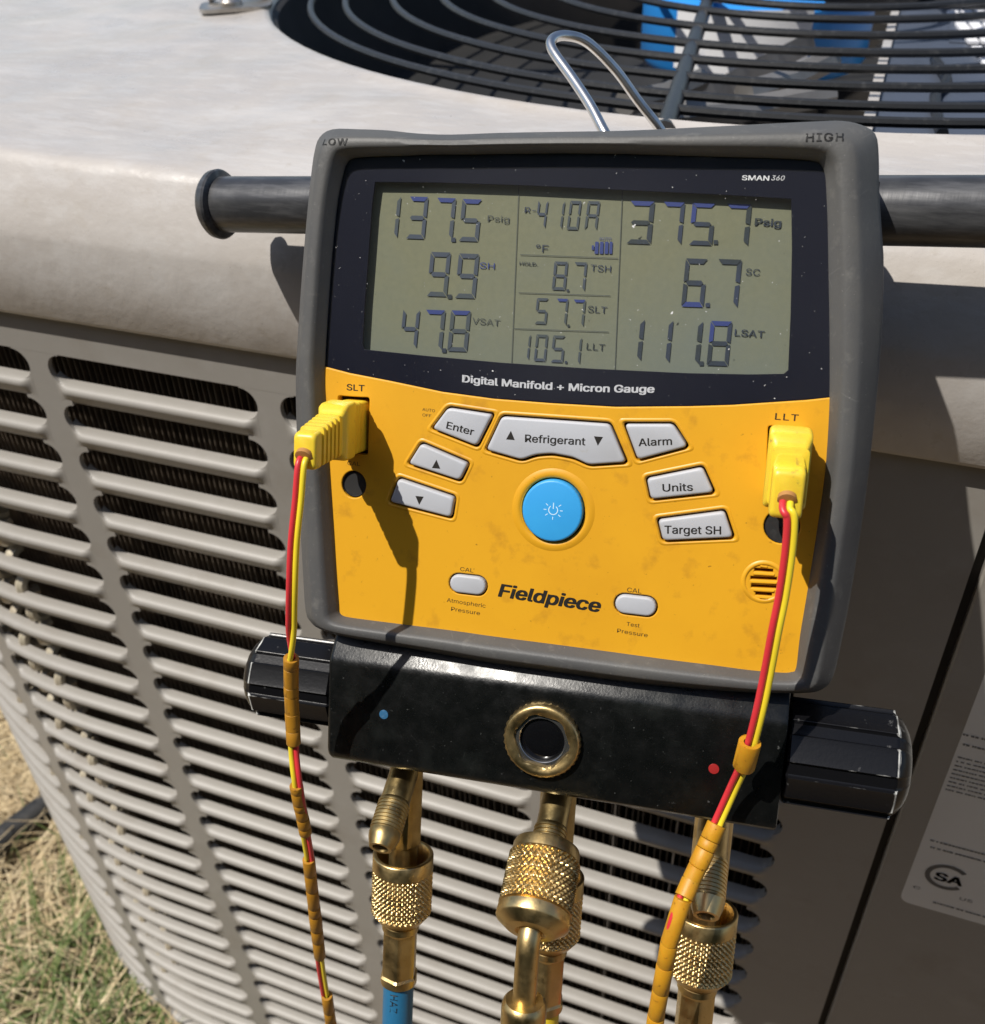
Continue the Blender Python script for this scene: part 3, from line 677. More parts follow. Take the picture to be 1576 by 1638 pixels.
# ---- yellow faceplate, with the keys' wells cut through it
lens_low = [(510, 584), (560, 597), (622, 609), (708, 627), (790, 638), (880, 645), (985, 651), (1103, 650), (1170, 648), (1229, 644), (1290, 640), (1336, 635)]
fp = P2(lens_low + [(1334, 700), (1310, 860), (1280, 1085), (1100, 1072), (900, 1045), (700, 1016), (530, 992), (524, 850), (512, 700)])
K = {'enter': [(718, 652), (789, 663), (764, 713), (693, 685)], 'up': [(675, 709), (750, 741), (737, 768), (655, 741)], 'down': [(639, 765), (728, 795), (723, 827), (625, 802)],
     'refrigerant': [(804, 666), (890, 672), (976, 678), (1002, 739), (943, 743), (917, 731), (884, 725), (858, 727), (835, 735), (779, 719)],
     'alarm': [(1000, 678), (1077, 678), (1100, 714), (1021, 735)], 'units': [(1035, 765), (1124, 747), (1142, 787), (1042, 798)], 'target': [(1053, 831), (1159, 817), (1173, 859), (1061, 864)]}
def grow(poly, g):
    P = [Vector(p) for p in poly]; c = sum(P, Vector((0, 0))) / len(P); n = len(P); out = []
    ar_ = sum(P[i - 1].x * P[i].y - P[i].x * P[i - 1].y for i in range(n)); s = 1 if ar_ > 0 else -1
    for i in range(n):
        d1 = (P[i] - P[i - 1]).normalized(); d2 = (P[(i + 1) % n] - P[i]).normalized()
        n1 = Vector((d1.y, -d1.x)) * s; n2 = Vector((d2.y, -d2.x)) * s; b = (n1 + n2); out.append(P[i] + b * (g / max(.5, 1 + n1.dot(n2))))
    return out
def ell(px, py, ru, rv, n=40, rot=0.0):
    c = Vector(dv(px, py)); return [c + Vector((ru * math.cos(2 * math.pi * i / n), rv * math.sin(2 * math.pi * i / n))) for i in range(n)]
def caps_(px, py, L, r, n=10):
    c = Vector(dv(px, py)); o = []
    for i in range(n + 1): a = R(-90 + 180 * i / n); o.append(c + Vector((L / 2 - r + r * math.cos(a), r * math.sin(a))))
    for i in range(n + 1): a = R(90 + 180 * i / n); o.append(c + Vector((-L / 2 + r + r * math.cos(a), r * math.sin(a))))
    return o
KP = {k: P2(p) for k, p in K.items()}
holes = [fillet(grow(p, .45), 1.3) for p in KP.values()]
PW = (885, 816)
holes.append(ell(*PW, 8.25, 8.45)); holes.append(caps_(749, 935, 10.8, 2.85)); holes.append(caps_(1017, 968, 11.3, 2.85))
slt_s = fillet(P2([(541, 633), (591, 636), (588, 728), (537, 722)]), .7); llt_s = fillet(P2([(1229, 681), (1288, 685), (1284, 803), (1224, 796)]), .7)
holes += [slt_s, llt_s, ell(566, 775, 3.5, 3.7, 28), ell(1251, 842, 4.3, 4.3, 28)]
for k_, (y_, hw) in enumerate([(912, 15), (925, 21), (938, 20), (950, 13)]):
    holes.append(P2([(1222 - hw, y_ - 3.0), (1222 + hw, y_ - 1), (1222 + hw, y_ + 4), (1222 - hw, y_ + 2)]))
face_plate = plate('face_plate', fp, holes, -3.2, 0, .35, M['yellow'], G)
plate('inner_chassis', [(-70, 64), (69, 64), (66, -56), (-63, -56)], [], -8, -5.0, .1, M['well'], G)
# raised rims around the keys
def rim(poly_in, g0, g1, hgt, name='key_rim', mt='yellow'):
    a = fillet(grow(poly_in, g0), 1.4); b = fillet(grow(poly_in, g1), 1.8); rr = []
    for t, wd in [(0, -.1), (.12, hgt * .8), (.35, hgt), (.65, hgt * .85), (1, -.06)]:
        rr.append([(p.x + (q.x - p.x) * t, p.y + (q.y - p.y) * t, wd) for p, q in zip(a, b)])
    return mesh_obj(name, *dloft(rr), M[mt], face_plate, autos=80)
for p in KP.values(): rim(p, .62, 1.5, .2)
def ring_rim(px, py, r0, r1, hgt, sy=1.0, n=48):
    c = Vector(dv(px, py)); rr = []
    for t, wd in [(0, -.1), (.15, hgt * .85), (.4, hgt), (.7, hgt * .7), (1, -.06)]:
        r = r0 + (r1 - r0) * t; rr.append([(c.x + r * math.cos(6.28318 * i / n), c.y + r * sy * math.sin(6.28318 * i / n), wd) for i in range(n)])
    mesh_obj('key_rim', *dloft(rr), M['yellow'], face_plate, autos=80)
ring_rim(*PW, 8.5, 11.0, .34); ring_rim(1222, 931, 4.3, 5.6, .3)
# ---- keys
def key(name, poly, top, mt, rad=1.1, label=None):
    rr = []
    for g, wd in [(0, -4.5), (0, top - .75), (-.12, top - .3), (-.35, top - .08), (-.7, top)]:
        rr.append([(p.x, p.y, wd) for p in fillet(grow(poly, g), rad)])
    o = mesh_obj(name, *dloft(rr, caps=(False, True)), M[mt], G, autos=50)
    if label: o['label'] = label
    return o
TOP = 1.0; TW = TOP + .03
kb = {k: key('key', p, TOP, 'key') for k, p in KP.items()}
for k, l in dict(enter='grey Enter key', up='grey key with an upward triangle', down='grey key with a downward triangle', refrigerant='wide grey Refrigerant key', alarm='grey Alarm key', units='grey Units key', target='grey Target SH key').items(): kb[k]['label'] = l
ctext('Enter', 737, 683, 44, 16, M['black_print'], kb['enter'], TW, -10, bold=.014)
ctext('Refrigerant', 888, 701, 96, 17, M['black_print'], kb['refrigerant'], TW, 1.5, bold=.014)
ctext('Alarm', 1048, 704, 53, 17, M['black_print'], kb['alarm'], TW, 7, bold=.014)
ctext('Units', 1084, 777, 48, 17, M['black_print'], kb['units'], TW, 7, bold=.014)
ctext('Target SH', 1108, 845, 90, 18, M['black_print'], kb['target'], TW, 5, bold=.014)
def tri(px, py, s, up, parent):
    c = Vector(dv(px, py, TW)); q = 1 if up else -1
    mesh_obj('arrow_mark', [D(c.x - s, c.y - s * .9 * q, TW), D(c.x + s, c.y - s * .9 * q, TW), D(c.x, c.y + s * 1.1 * q, TW)], [(0, 1, 2)], M['black_print'], parent, smooth=False)
tri(817, 697, 1.15, True, kb['refrigerant']); tri(957, 705, 1.15, False, kb['refrigerant']); tri(698, 743, 1.15, True, kb['up']); tri(671, 800, 1.15, False, kb['down'])
pk = key('power_key', ell(*PW, 7.9, 8.1), 1.5, 'key_blue', .1, 'round sky blue power key')
c = Vector(dv(*PW, 1.53)); pts = []
def arcmark(r0, r1, a0, a1, n=20): 
    V = []; 
    for i in range(n + 1):
        a = R(a0 + (a1 - a0) * i / n)
        for r in (r0, r1): V.append(D(c.x + r * math.cos(a), c.y + r * math.sin(a), 1.53))
    return V, [(2 * i, 2 * i + 1, 2 * i + 3, 2 * i + 2) for i in range(n)]
def bar(a, r0, r1, hw):
    a = R(a); d = Vector((math.cos(a), math.sin(a))); s = Vector((-d.y, d.x)) * hw
    return [D(*(c + d * r0 - s), 1.53), D(*(c + d * r1 - s), 1.53), D(*(c + d * r1 + s), 1.53), D(*(c + d * r0 + s), 1.53)], [(0, 1, 2, 3)]
mesh_obj('power_mark', *join(arcmark(1.05, 1.28, 125, 415), bar(90, .3, 1.9, .12), *[bar(a, 1.75, 2.5, .1) for a in (0, 38, 142, 180, 218, 270, 322)]), M['pale_blue_print'], pk, smooth=False)
ck = [key('calibration_key', [Vector((p.x, p.y)) for p in caps_(749, 935, 10.0, 2.5)], .7, 'key', .05, 'left pill shaped calibration key'), key('calibration_key', [Vector((p.x, p.y)) for p in caps_(1017, 968, 10.5, 2.5)], .7, 'key', .05, 'right pill shaped calibration key')]
# ---- sockets, ports, speaker
def disc(px, py, r, wd, name, mt, parent, dish=0.0, ry=None, label=None):
    c = Vector(dv(px, py)); rr = []
    for q, d_ in [(1.0, 0), (.95, dish), (.3, dish * 1.1)]: rr.append([(c.x + r * q * math.cos(6.28318 * i / 32), c.y + (ry or r) * q * math.sin(6.28318 * i / 32), wd - d_) for i in range(32)])
    return mesh_obj(name, *dloft(rr, caps=(False, True)), M[mt], parent, label=label)
disc(566, 775, 3.35, -.5, 'calibration_port', 'black_plastic', G, .5, label='black round port below the left socket')
pr = disc(1251, 842, 4.15, -.3, 'calibration_port', 'black_plastic', G, .3, label='black round port below the right socket')
ctext('+', 1254, 841, 14, 14, M['hole'], pr, -.5, 0)
for k_, (y_, hw) in enumerate([(906, 6), (918.5, 17), (931.5, 21), (944.5, 17), (956, 7)]):
    p = P2([(1222 - hw, y_ - 2.6), (1222 + hw, y_ - .6), (1222 + hw, y_ + 2.6), (1222 - hw, y_ + .8)])
    mesh_obj('speaker_bar', *dloft([[(q.x, q.y, .12) for q in p], [(q.x, q.y, .45) for q in grow(p, -.15)]], caps=(False, True)), M['yellow'], face_plate)
# ---- print on the faceplate
B = M['black_print']
ctext('SLT', 569, 618, 28, 14, B, face_plate, .03, 0, bold=.014); ctext('LLT', 1259, 665, 37, 15, B, face_plate, .03, 0, bold=.01, spacing=1.1)
ctext('AUTO', 686, 655, 20, 6.5, B, face_plate, .03, -3); ctext('OFF', 683, 663.5, 14, 6.5, B, face_plate, .03, -3)
ctext('CAL', 747, 910, 21, 9, B, face_plate, .03, -1); ctext('CAL', 1015, 943, 23, 10, B, face_plate, .03, 0); ctext('CAL', 566, 740, 20, 9, B, face_plate, .03, 0)
ctext('Atmospheric', 746, 963, 62, 9, B, face_plate, .03, -2); ctext('Pressure', 745, 976, 46, 9, B, face_plate, .03, -2)
ctext('Test', 1013, 998, 21, 9, B, face_plate, .03, -1); ctext('Pressure', 1012, 1011, 49, 9, B, face_plate, .03, -2)
ctext('Fieldpiece', 879, 952, 162, 29, B, face_plate, .03, -2.2, bold=.03, shear=.17)
# ---- lens print with its window, LCD below, clear pane on top
lens_out = P2([(540, 240), (900, 236), (1340, 244), (1342, 500), (1337, 635)] + lens_low[::-1][1:] + [(505, 584), (518, 420)], -.5)
win = P2([(600, 291), (700, 292), (830, 296), (1000, 304), (1150, 311), (1266, 318), (1267, 400), (1265, 500), (1261, 592), (1254, 598), (1200, 599), (1100, 597), (950, 590), (800, 580), (680, 569), (583, 559), (580, 550), (584, 480), (590, 400), (595, 330)], -.5)
bez = plate('lens_print', lens_out, [win], -1.3, -.5, .05, M['bezel'], G)
ctext('SMAN', 1209, 283, 43, 11, M['white_print'], bez, -.44, 0, bold=.016)
ctext('360', 1245, 283, 21, 11, M['white_print'], bez, -.44, 0, shear=.2)
l0, l1 = Vector(dv(740, 611, -.44)), Vector(dv(1046, 628, -.44))
lettering('Digital Manifold + Micron Gauge', l0, l1, 2.55, M['grey_print'], bez, -.44, bold=.028, bow=-.7)
mesh_obj('lens_pane', [D(p.x, p.y, -.25) for p in grow(lens_out, -.4)], [tuple(range(len(lens_out)))], M['glass'], G, smooth=False)
WL = -2.9; WS = -2.6
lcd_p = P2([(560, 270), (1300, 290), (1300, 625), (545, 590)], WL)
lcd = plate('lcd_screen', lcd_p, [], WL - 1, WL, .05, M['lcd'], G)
# 7-segment figures
def L3(x, y): return (560 + x / 2.0205, 230 + y / 2.0205)      # detail-crop coordinates -> photo pixels
def S2(x, y): return Vector(dv(*L3(x, y), WS))
SEG = {'0': 'abcdef', '1': 'bc', '2': 'abged', '3': 'abgcd', '4': 'fgbc', '5': 'afgcd', '6': 'afgedc', '7': 'abc', '8': 'abcdefg', '9': 'abcdfg', 'A': 'abcefg'}
def digit(ch, tl, tr, bl, br, tk=.19, top='seg'):
    """four corners of the digit box as (u,v)"""
    tl, tr, bl, br = map(Vector, (tl, tr, bl, br))
    def q(x, y): return tl.lerp(tr, x).lerp(bl.lerp(br, x), y)
    a = tk; b = tk * .55; g = .018
    quads = {'a': [(g, 0), (1 - g, 0), (1 - a, b), (a, b)], 'd': [(a, 1 - b), (1 - a, 1 - b), (1 - g, 1), (g, 1)],
             'f': [(0, g), (a, b + g), (a, .5 - b / 2), (0, .5 - g)], 'b': [(1, g), (1 - a, b + g), (1 - a, .5 - b / 2), (1, .5 - g)],
             'e': [(0, .5 + g), (a, .5 + b / 2), (a, 1 - b - g), (0, 1 - g)], 'c': [(1, .5 + g), (1 - a, .5 + b / 2), (1 - a, 1 - b - g), (1, 1 - g)],
             'g': [(a * .6, .5), (a * 1.1, .5 - b / 2), (1 - a * 1.1, .5 - b / 2), (1 - a * .6, .5), (1 - a * 1.1, .5 + b / 2), (a * 1.1, .5 + b / 2)]}
    out = {}
    for s in SEG[ch]: out[s] = ([D(*q(x, y), WS) for x, y in quads[s]], [tuple(range(len(quads[s])))])
    return out
def number(s, boxes, blue=()):
    body = []; bl_ = []
    for i, (ch, bx) in enumerate(zip(s, boxes)):
        for sg, m_ in digit(ch, *[S2(*p) for p in bx]).items(): (bl_ if (i, sg) in blue else body).append(m_)
    mesh_obj('readout_figure', *join(*body), M['seg' if boxes[0][0][0] > 860 else 'seg_faded'], lcd, smooth=False)
    if bl_: mesh_obj('readout_figure', *join(*bl_), M['seg_blue'], lcd, smooth=False)
def bx(x0, x1, y0, y1, sl=.10, tilt=.035):
    h_ = y1 - y0; s = sl * h_; t = tilt * (x1 - x0)
    return [(x0 + s, y0), (x1 + s, y0 + t), (x0, y1), (x1, y1 + t)]
def dot(x, y, s=7):
    p = [S2(x - s, y - s), S2(x + s, y - s), S2(x + s, y + s), S2(x - s, y + s)]
    mesh_obj('decimal_point', [D(*q, WS) for q in p], [(0, 1, 2, 3)], M['seg'], lcd, smooth=False)
number('1375', [bx(95, 152, 167, 303), bx(180, 240, 170, 306), bx(268, 330, 174, 308), bx(350, 414, 178, 314)], {(1, 'a'), (2, 'a'), (3, 'a')}); dot(334, 310)
number('99', [bx(247, 312, 349, 492), bx(338, 404, 354, 498)]); dot(322, 494)
number('478', [bx(160, 214, 534, 660), bx(232, 296, 536, 666), bx(314, 378, 538, 670)], {(1, 'a'), (2, 'a')}); dot(304, 668)
number('410A', [bx(598, 630, 182, 272, .13), bx(650, 684, 184, 275, .13), bx(700, 737, 184, 277, .13), bx(757, 797, 185, 278, .13)])
number('87', [bx(652, 696, 380, 472), bx(716, 758, 382, 476)]); dot(704, 474, 4)
number('577', [bx(596, 634, 498, 582), bx(660, 698, 500, 586), bx(714, 754, 503, 590)], {(1, 'a'), (2, 'a')}); dot(706, 588, 4)
number('1051', [bx(545, 577, 614, 698), bx(594, 632, 616, 702), bx(648, 688, 619, 706), bx(706, 742, 624, 712)]); dot(698, 706, 4)
number('3757', [bx(892, 972, 184, 322), bx(1000, 1070, 187, 324), bx(1094, 1170, 190, 326), bx(1204, 1286, 193, 328)], {(0, 'a'), (1, 'a'), (2, 'f'), (2, 'a'), (3, 'a')}); dot(1182, 318)
number('67', [bx(1070, 1142, 370, 526), bx(1174, 1252, 372, 528)], {(0, 'd')}); dot(1156, 521)
number('1118', [bx(868, 940, 564, 700), bx(960, 1032, 567, 706), bx(1050, 1128, 570, 712), bx(1152, 1222, 572, 716)], {(3, 'a'), (3, 'f')}); dot(1136, 710)
def ltext(s, x, y, wd, hg, mt='seg_pale', **k):
    px, py = L3(x, y); return ctext(s, px, py, wd / 2.0205, hg / 2.0205, M[mt], lcd, WS, k.pop('ang', -1), **k)
ltext('Psig', 480, 238, 70, 28); ltext('SH', 444, 390, 48, 28, 'seg_blue'); ltext('VSAT', 440, 571, 90, 28, ang=-2)
ltext('R-', 583, 210, 36, 26, 'seg'); ltext('°F', 621, 333, 40, 34, 'seg'); ltext('AUTO', 825, 305, 40, 14, 'seg_blue'); ltext('HOLD.', 577, 385, 58, 14, bold=.02)
ltext('TSH', 811, 398, 66, 30, 'seg'); ltext('SLT', 800, 531, 62, 30, 'seg'); ltext('LLT', 795, 652, 60, 30, 'seg')
ltext('Psig', 1352, 249, 84, 32, 'seg', bold=.02); ltext('SC', 1303, 410, 46, 30, 'seg'); ltext('LSAT', 1292, 608, 96, 30, 'seg', bold=.01)
bt = []
for x0, x1 in [(790, 802), (806, 818), (822, 834), (837, 847)]: bt.append(([D(*S2(x, y), WS) for x, y in [(x0 + 3, 316), (x1 + 2, 317), (x1, 356), (x0, 355)]], [(0, 1, 2, 3)]))
bt.append(([D(*S2(x, y), WS) for x, y in [(782, 328), (789, 328), (788, 343), (781, 343)]], [(0, 1, 2, 3)]))
mesh_obj('battery_mark', *join(*bt), M['seg_blue'], lcd, smooth=False)
def hair(p, q, hw=.085):
    a, b = S2(*p), S2(*q); d = (b - a).normalized(); s = Vector((-d.y, d.x)) * hw
    return [D(*(a - s), WS), D(*(b - s), WS), D(*(b + s), WS), D(*(a + s), WS)], [(0, 1, 2, 3)]
mesh_obj('divider_line', *join(hair((546, 135), (522, 715)), hair((881, 140), (856, 738)), hair((550, 358), (866, 370)), hair((545, 481), (842, 491)), hair((530, 597), (836, 608))), M['seg_pale'], lcd, smooth=False)

# ---- hose bar behind (left end with its cap, right end running on)
a = Vector(on(350, 327, 1, 259.5)); ax_l = D(*dv(480, 328, -50), -50)
lt = OO + HH * 0; 
pL = D(*dv(349, 327, -62), -62); pR = D(*dv(1500, 338, -37), -37); dirb = (pR - pL).normalized()
mesh_obj('hose_bar', *lathe(pL, dirb, [(2, 8.8), (3, 8.9), (120, 8.8), (260, 8.9), (420, 8.9)], 40), M['tube'], G)
mesh_obj('bar_cap', *lathe(pL, dirb, [(-3.2, 3), (-3.0, 7.7), (-2.0, 9.7), (-.6, 10.9), (1.2, 11.2), (1.9, 10.8), (2.6, 8.8)], 44), M['tube'], G)
# ---- wire hanger
hk = [((975, 226), 275), ((963, 204), 278), ((944, 168), 284), ((915, 124), 292), ((884, 80), 300), ((884, 63), 304), ((905, 57), 308), ((940, 68), 312), ((985, 112), 316), ((1020, 160), 318), ((1050, 198), 319), ((1066, 222), 320)]
mesh_obj('wire_hanger', *tube(smooth_path([on(*p, 1, y) for p, y in hk], 6), 1.5, 12), M['steel'], G)
# ---- manifold block
uL, uR = dv(527, 1120)[0], dv(1254, 1220)[0]
pv = [(-57, -34), (-57, -6), (-58.5, -4.6), (-62, -2.6), (-66.2, .3), (-67.2, .9), (-68.6, 1.1), (-80, 1.1), (-94.5, 1.1), (-96.2, .7), (-97.4, -.6), (-98, -2.4), (-98.2, -8), (-98.2, -33), (-97, -34)]
def block_ring(u, sh): 
    return [(u, -78 + (v + 78) * sh, -16 + (wd + 16) * sh) for v, wd in pv]
V, F = dloft([block_ring(uL, .96), block_ring(uL + .5, .985), block_ring(uL + 1.2, 1), block_ring(uR - .8, 1), block_ring(uR - .2, .99), block_ring(uR, .97)], caps=(True, True))
mb = mesh_obj('manifold_block', V, F, M['blk_gloss'], G, autos=32)
def dotm(px, py, r, mt, label):
    c = Vector(dv(px, py, 1.2)); mesh_obj('marker_dot', *dloft([[(c.x + r * q * math.cos(6.2832 * i / 24), c.y + r * q * math.sin(6.2832 * i / 24), z) for i in range(24)] for q, z in ((1, 1.0), (.95, 1.3), (.5, 1.36))], caps=(False, True)), M[mt], mb, label=label)
dotm(614, 1143, 1.35, 'blue_dot', 'small blue marker dot'); dotm(1142, 1230, 1.4, 'red_dot', 'small red marker dot')
cu, cv_ = dv(868, 1183, 1.5)
def bring(r, wd, n=72, f=None): return [(cu + (f(6.28318 * i / n, r) if f else r) * math.cos(6.28318 * i / n), cv_ + (f(6.28318 * i / n, r) if f else r) * math.sin(6.28318 * i / n), wd) for i in range(n)]
kn = lambda th, r: r + .16 * math.cos(36 * th)
hx = lambda th, r: min(r / math.cos(((th + R(8)) % (math.pi / 3)) - math.pi / 6), r * 1.11)
sg = mesh_obj('sight_port', *dloft([bring(10.4, 1.0, f=kn), bring(10.4, 2.5, f=kn), bring(10.0, 3.2), bring(9.6, 3.5), bring(8.5, 3.45), bring(8.1, 3.3), bring(7.7, 3.2), bring(7.1, 3.05, f=hx), bring(6.95, 2.7, f=hx), bring(6.9, 1.12, f=hx)]), M['brass'], G, autos=40)
mesh_obj('sight_glass', *dloft([bring(7.9, 1.15), bring(6.2, 1.18), bring(5.4, 1.2), bring(4.9, 1.45), bring(3.5, 1.7), bring(1, 1.8)], caps=(False, True)), M['sight'], sg)
mesh_obj('sight_liner', *dloft([bring(6.9, 2.2, f=hx), bring(6.3, 2.3), bring(6.1, 2.1), bring(6.0, 1.15)]), mat('clear_inner_ring', (.3, .3, .3), .2, metal=.9), sg)
# ---- valve knobs
def knob(u0, u1, v, wd, r, name_label):
    nf = 8; sp_ = 2 * math.pi / nf; L = abs(u1 - u0); d = HH if u1 > u0 else -HH
    # one facet: a wide flat with sharp edges, then a shallow flute; (angle, radius factor, wear)
    fac = [(-.5, .925, 0), (-.43, .925, 0), (-.36, .93, .05), (-.33, .955, .4), (-.315, .995, .9), (-.30, 1.0, .85), (-.26, .99, .25), (-.13, .972, 0), (0, .966, 0), (.13, .972, 0), (.26, .99, .25), (.30, 1.0, .85), (.315, .995, .9), (.33, .955, .4), (.36, .93, .05), (.43, .925, 0)]
    ang = [(k * sp_ + x * sp_ + sp_ * .45, f, wr) for k in range(nf) for x, f, wr in fac]
    stn = [(-4, .5, 0), (0, .6, 0), (.3, .93, 0), (.9, 1.0, .2)] + [(1.2 + (L - 6.2) * i / 12, 1.0, 1) for i in range(13)] + [(L - 4.4, 1.0, 1.2), (L - 4.1, .992, 1.3), (L - 3.8, .972, 1.2), (L - 3.3, .95, .5), (L - 2.4, .90, .1), (L - 1.5, .82, 0), (L - .7, .72, 0), (L - .15, .6, 0), (L, .4, 0), (L, .08, 0)]
    a_, b_ = perp(d, NN); base = D(u0, v, wd); rings = []; wear = []
    for t, k, wk in stn:
        ring = []
        for th, f, wr in ang:
            ff = f if .2 < t < L - 3.9 else (min(f, .945) if t >= L - 3.9 else .96)
            q = base + d * t + a_ * (r * k * ff * math.cos(th)) + b_ * (r * k * ff * math.sin(th)); ring.append(q)
            wear.append(wr * wk * (.42 + .2 * max(0, t) / L) if t < L - 4.5 else (.75 * (wk / 1.3) if f > .95 else .35 * wk / 1.3))
        rings.append(ring)
    V, F = loft(rings, True, (True, True))
    o = mesh_obj('valve_knob', V, F, M['knob'], G, label=name_label, autos=28)
    at = o.data.attributes.new('wear', 'FLOAT', 'POINT')
    for i, x in enumerate(wear): at.data[i].value = x
    return o
ku = dv(408, 1085, -12)[0]; kv = dv(467, 1083, -12)[1]
knob(uL - .1, ku, kv, -12, 12.6, 'short left valve knob')
ku2 = dv(1452, 1215, -12)[0]; kv2 = dv(1350, 1212, -12)[1]
knob(uR + .4, ku2, kv2, -12, 14.2, 'long right valve knob with worn white edges')
# ---- brass ports under the block, each a hexagon body with a threaded side branch
def knurl(nk, r, amp, t0, t1):
    def f(th, rr, t):
        if not t0 < t < t1: return rr
        z = (t - t0); a = abs(((th * nk / 6.28318 + z / (6.28318 * r / nk)) % 1) - .5) * 2; b = abs(((th * nk / 6.28318 - z / (6.28318 * r / nk)) % 1) - .5) * 2
        return rr - amp + amp * min(1, 1.6 * (1 - max(1 - a, 1 - b) + .15)) if False else rr - amp * (1 - min(a, b) * 1.5 if min(a, b) < .66 else 0)
    return f
def thread(r, t0, t1, p=1.1, a=.3):
    pr = []; t = t0
    while t < t1: pr += [(t, r), (t + p * .35, r), (t + p * .5, r - a), (t + p * .85, r - a)]; t += p
    return pr
def port(px, py, mt, br_len=25, hole=True, dirn=(0, -.60, .80)):
    u, v = dv(px, py, -15)[0], -98.0
    body = mesh_obj('service_port', *lathe(D(u, v + 1, -15), -VV, [(0, 4.7), (31, 4.7), (32, 4.3), (48, 4.3)], 36, ref=NN, shape=lambda th, r, t: hexr(6)(th, r, t) if t < 31.5 else r), M[mt], G, autos=25)
    d = HH * dirn[0] + VV * dirn[1] + NN * dirn[2]; b0 = D(u, v - 6, -14)
    pr = [(0, 4.3), (br_len * .42, 4.3), (br_len * .44, 4.6)] + thread(4.7, br_len * .46, br_len * .80) + [(br_len * .84, 4.6), (br_len * .9, 4.3), (br_len, 3.3), (br_len, 2.3)]
    if hole: pr += [(br_len - 5, 2.2)]
    mesh_obj('flare_stub', *lathe(b0, d, pr, 36, (True, True)), M[mt], body, autos=30)
    if hole: mesh_obj('stub_hole', *lathe(b0 + d * (br_len - 3), d, [(0, 2.25), (.2, 2.25)], 20), M['hole'], body)
    return u, v, b0, d
uA, vA, bA, dA = port(650, 1238, 'brass_dull'); uB, vB, bB, dB = port(893, 1278, 'brass_dull', 24, False); uC, vC, bC, dC = port(1141, 1328, 'brass', 27)
def port_hose(name, u, nut_at, col, hose_m, label, cat, swing=(0, 0), mt='brass', grp='refrigerant hoses screwed onto the gauge ports'):
    base = D(u, vA - nut_at, -15)
    e = empty(name, Matrix.Translation(W(base)), label, cat, grp)
    r = 9.3
    pr = [(9, r - 2.6), (4, r - 1.7), (.2, r - 1.4), (0, r - 1.2), (0, r - .4), (.4, r - .05), (4.2, r - .05), (4.6, r)] + [(4.6 + 14.2 * i / 64, r) for i in range(1, 65)] + [(19.6, r - .6), (21.5, r - 2.0), (22.3, 5.4), (22.3, 4)]
    mesh_obj('knurled_nut', *lathe(base, -VV, pr, 252, shape=knurl(36, r, .7, 4.7, 18.7), caps=(False, True)), M[mt], e, autos=50)
    pr = [(21.5, 4.4), (22.5, 4.6), (23.2, 5.7), (25, 5.75), (25.4, 5.6), (26, 5.1), (40.5, 5.1), (41.2, 5.6), (43.6, 5.65), (44.2, 4.9), (44.2, 4.2)]
    mesh_obj('ferrule', *lathe(base, -VV, pr, 48, ref=NN * .9 - HH * .3, shape=lambda th, rr, t: hexr(6)(th, rr * .97, t) if 25.5 < t < 41.5 else rr), M[mt], e, autos=14)
    p0 = base - VV * 43; pts = [p0, p0 - VV * 30, p0 - VV * 60 + Vector((swing[0] * 20, 0, -10)), p0 - VV * 90 + Vector((swing[0] * 60, 10, -60)), p0 - VV * 100 + Vector((swing[0] * 120, 30, -160))]
    hz = mesh_obj('hose_tube', *tube(smooth_path(pts), 4.75, 24), M[hose_m], e)
    return e, hz, base
eA, hzA, bsA = port_hose('blue_hose', uA, 34, None, 'hose_blue', 'blue rubber hose with a knurled brass nut on the left port below the gauge', 'hose', (-.1, 0))
eB, hzB, bsB = port_hose('yellow_hose', uB, 32, None, 'hose_yel', 'yellow hose with brass ferrule hanging behind the front brass elbow', 'hose', (0, 0), 'brass')
eC, hzC, bsC = port_hose('red_hose', uC, 34, None, 'hose_red', 'brass hose end with knurled nut on the right port beside the orange sleeve', 'hose', (.1, 0), 'brass')
# print on the blue hose
p0 = bsA - VV * 43; ahx, ahy = NN, HH
tv, tf = text2d('HAZ', .01); th_ = 0; hv = []
for x, y in tv:
    a = R(8) + (y - .36) * 4.6 / 4.75; t = 2.2 + x * 4.6; rr = 4.93
    hv.append(p0 - VV * t + NN * (rr * math.cos(a)) + HH * (rr * math.sin(a)))
mesh_obj('lettering', hv, tf, M['black_print'], hzA, smooth=False)
# hose end on the centre branch: knurled nut, bent neck, larger body
eF = empty('brass_hose_end', Matrix.Translation(W(bB + dB * 16)), 'large knurled brass nut with bent neck on the front branch of the middle port', 'hose fitting')
nb0 = bB + dB * 16; rr_ = 9.9
pr = [(0, 5), (0, rr_ - 1), (1, rr_ - .6), (3.4, rr_ - .5), (4, rr_)] + [(4 + 13.6 * i / 64, rr_) for i in range(1, 65)] + [(18.0, rr_ - .7), (18.2, rr_ - .1), (20.8, rr_), (21.4, rr_ - .3), (23.4, rr_ - 3.2), (23.5, rr_ - 3.4), (23.8, 4.2), (23.2, 3.4)]
mesh_obj('knurled_nut', *lathe(nb0, dB, pr, 272, shape=knurl(34, rr_, .8, 4.1, 17.4)), M['brass'], eF, autos=30)
n1 = nb0 + dB * 23; dn = Vector((0.02, .06, -1)).normalized()
dn = (dn + dB * .55).normalized()
neck = [n1 - dB * 3, n1, n1 + dB * 2.2 + dn * 1.2, n1 + dB * 3.2 + dn * 5, n1 + dB * 3.5 + dn * 14, n1 + dB * 3.5 + dn * 34]
mesh_obj('bent_neck', *tube(smooth_path(neck, 6), 3.15, 28), M['brass'], eF)
b1 = n1 + dB * 3.5 + dn * 17
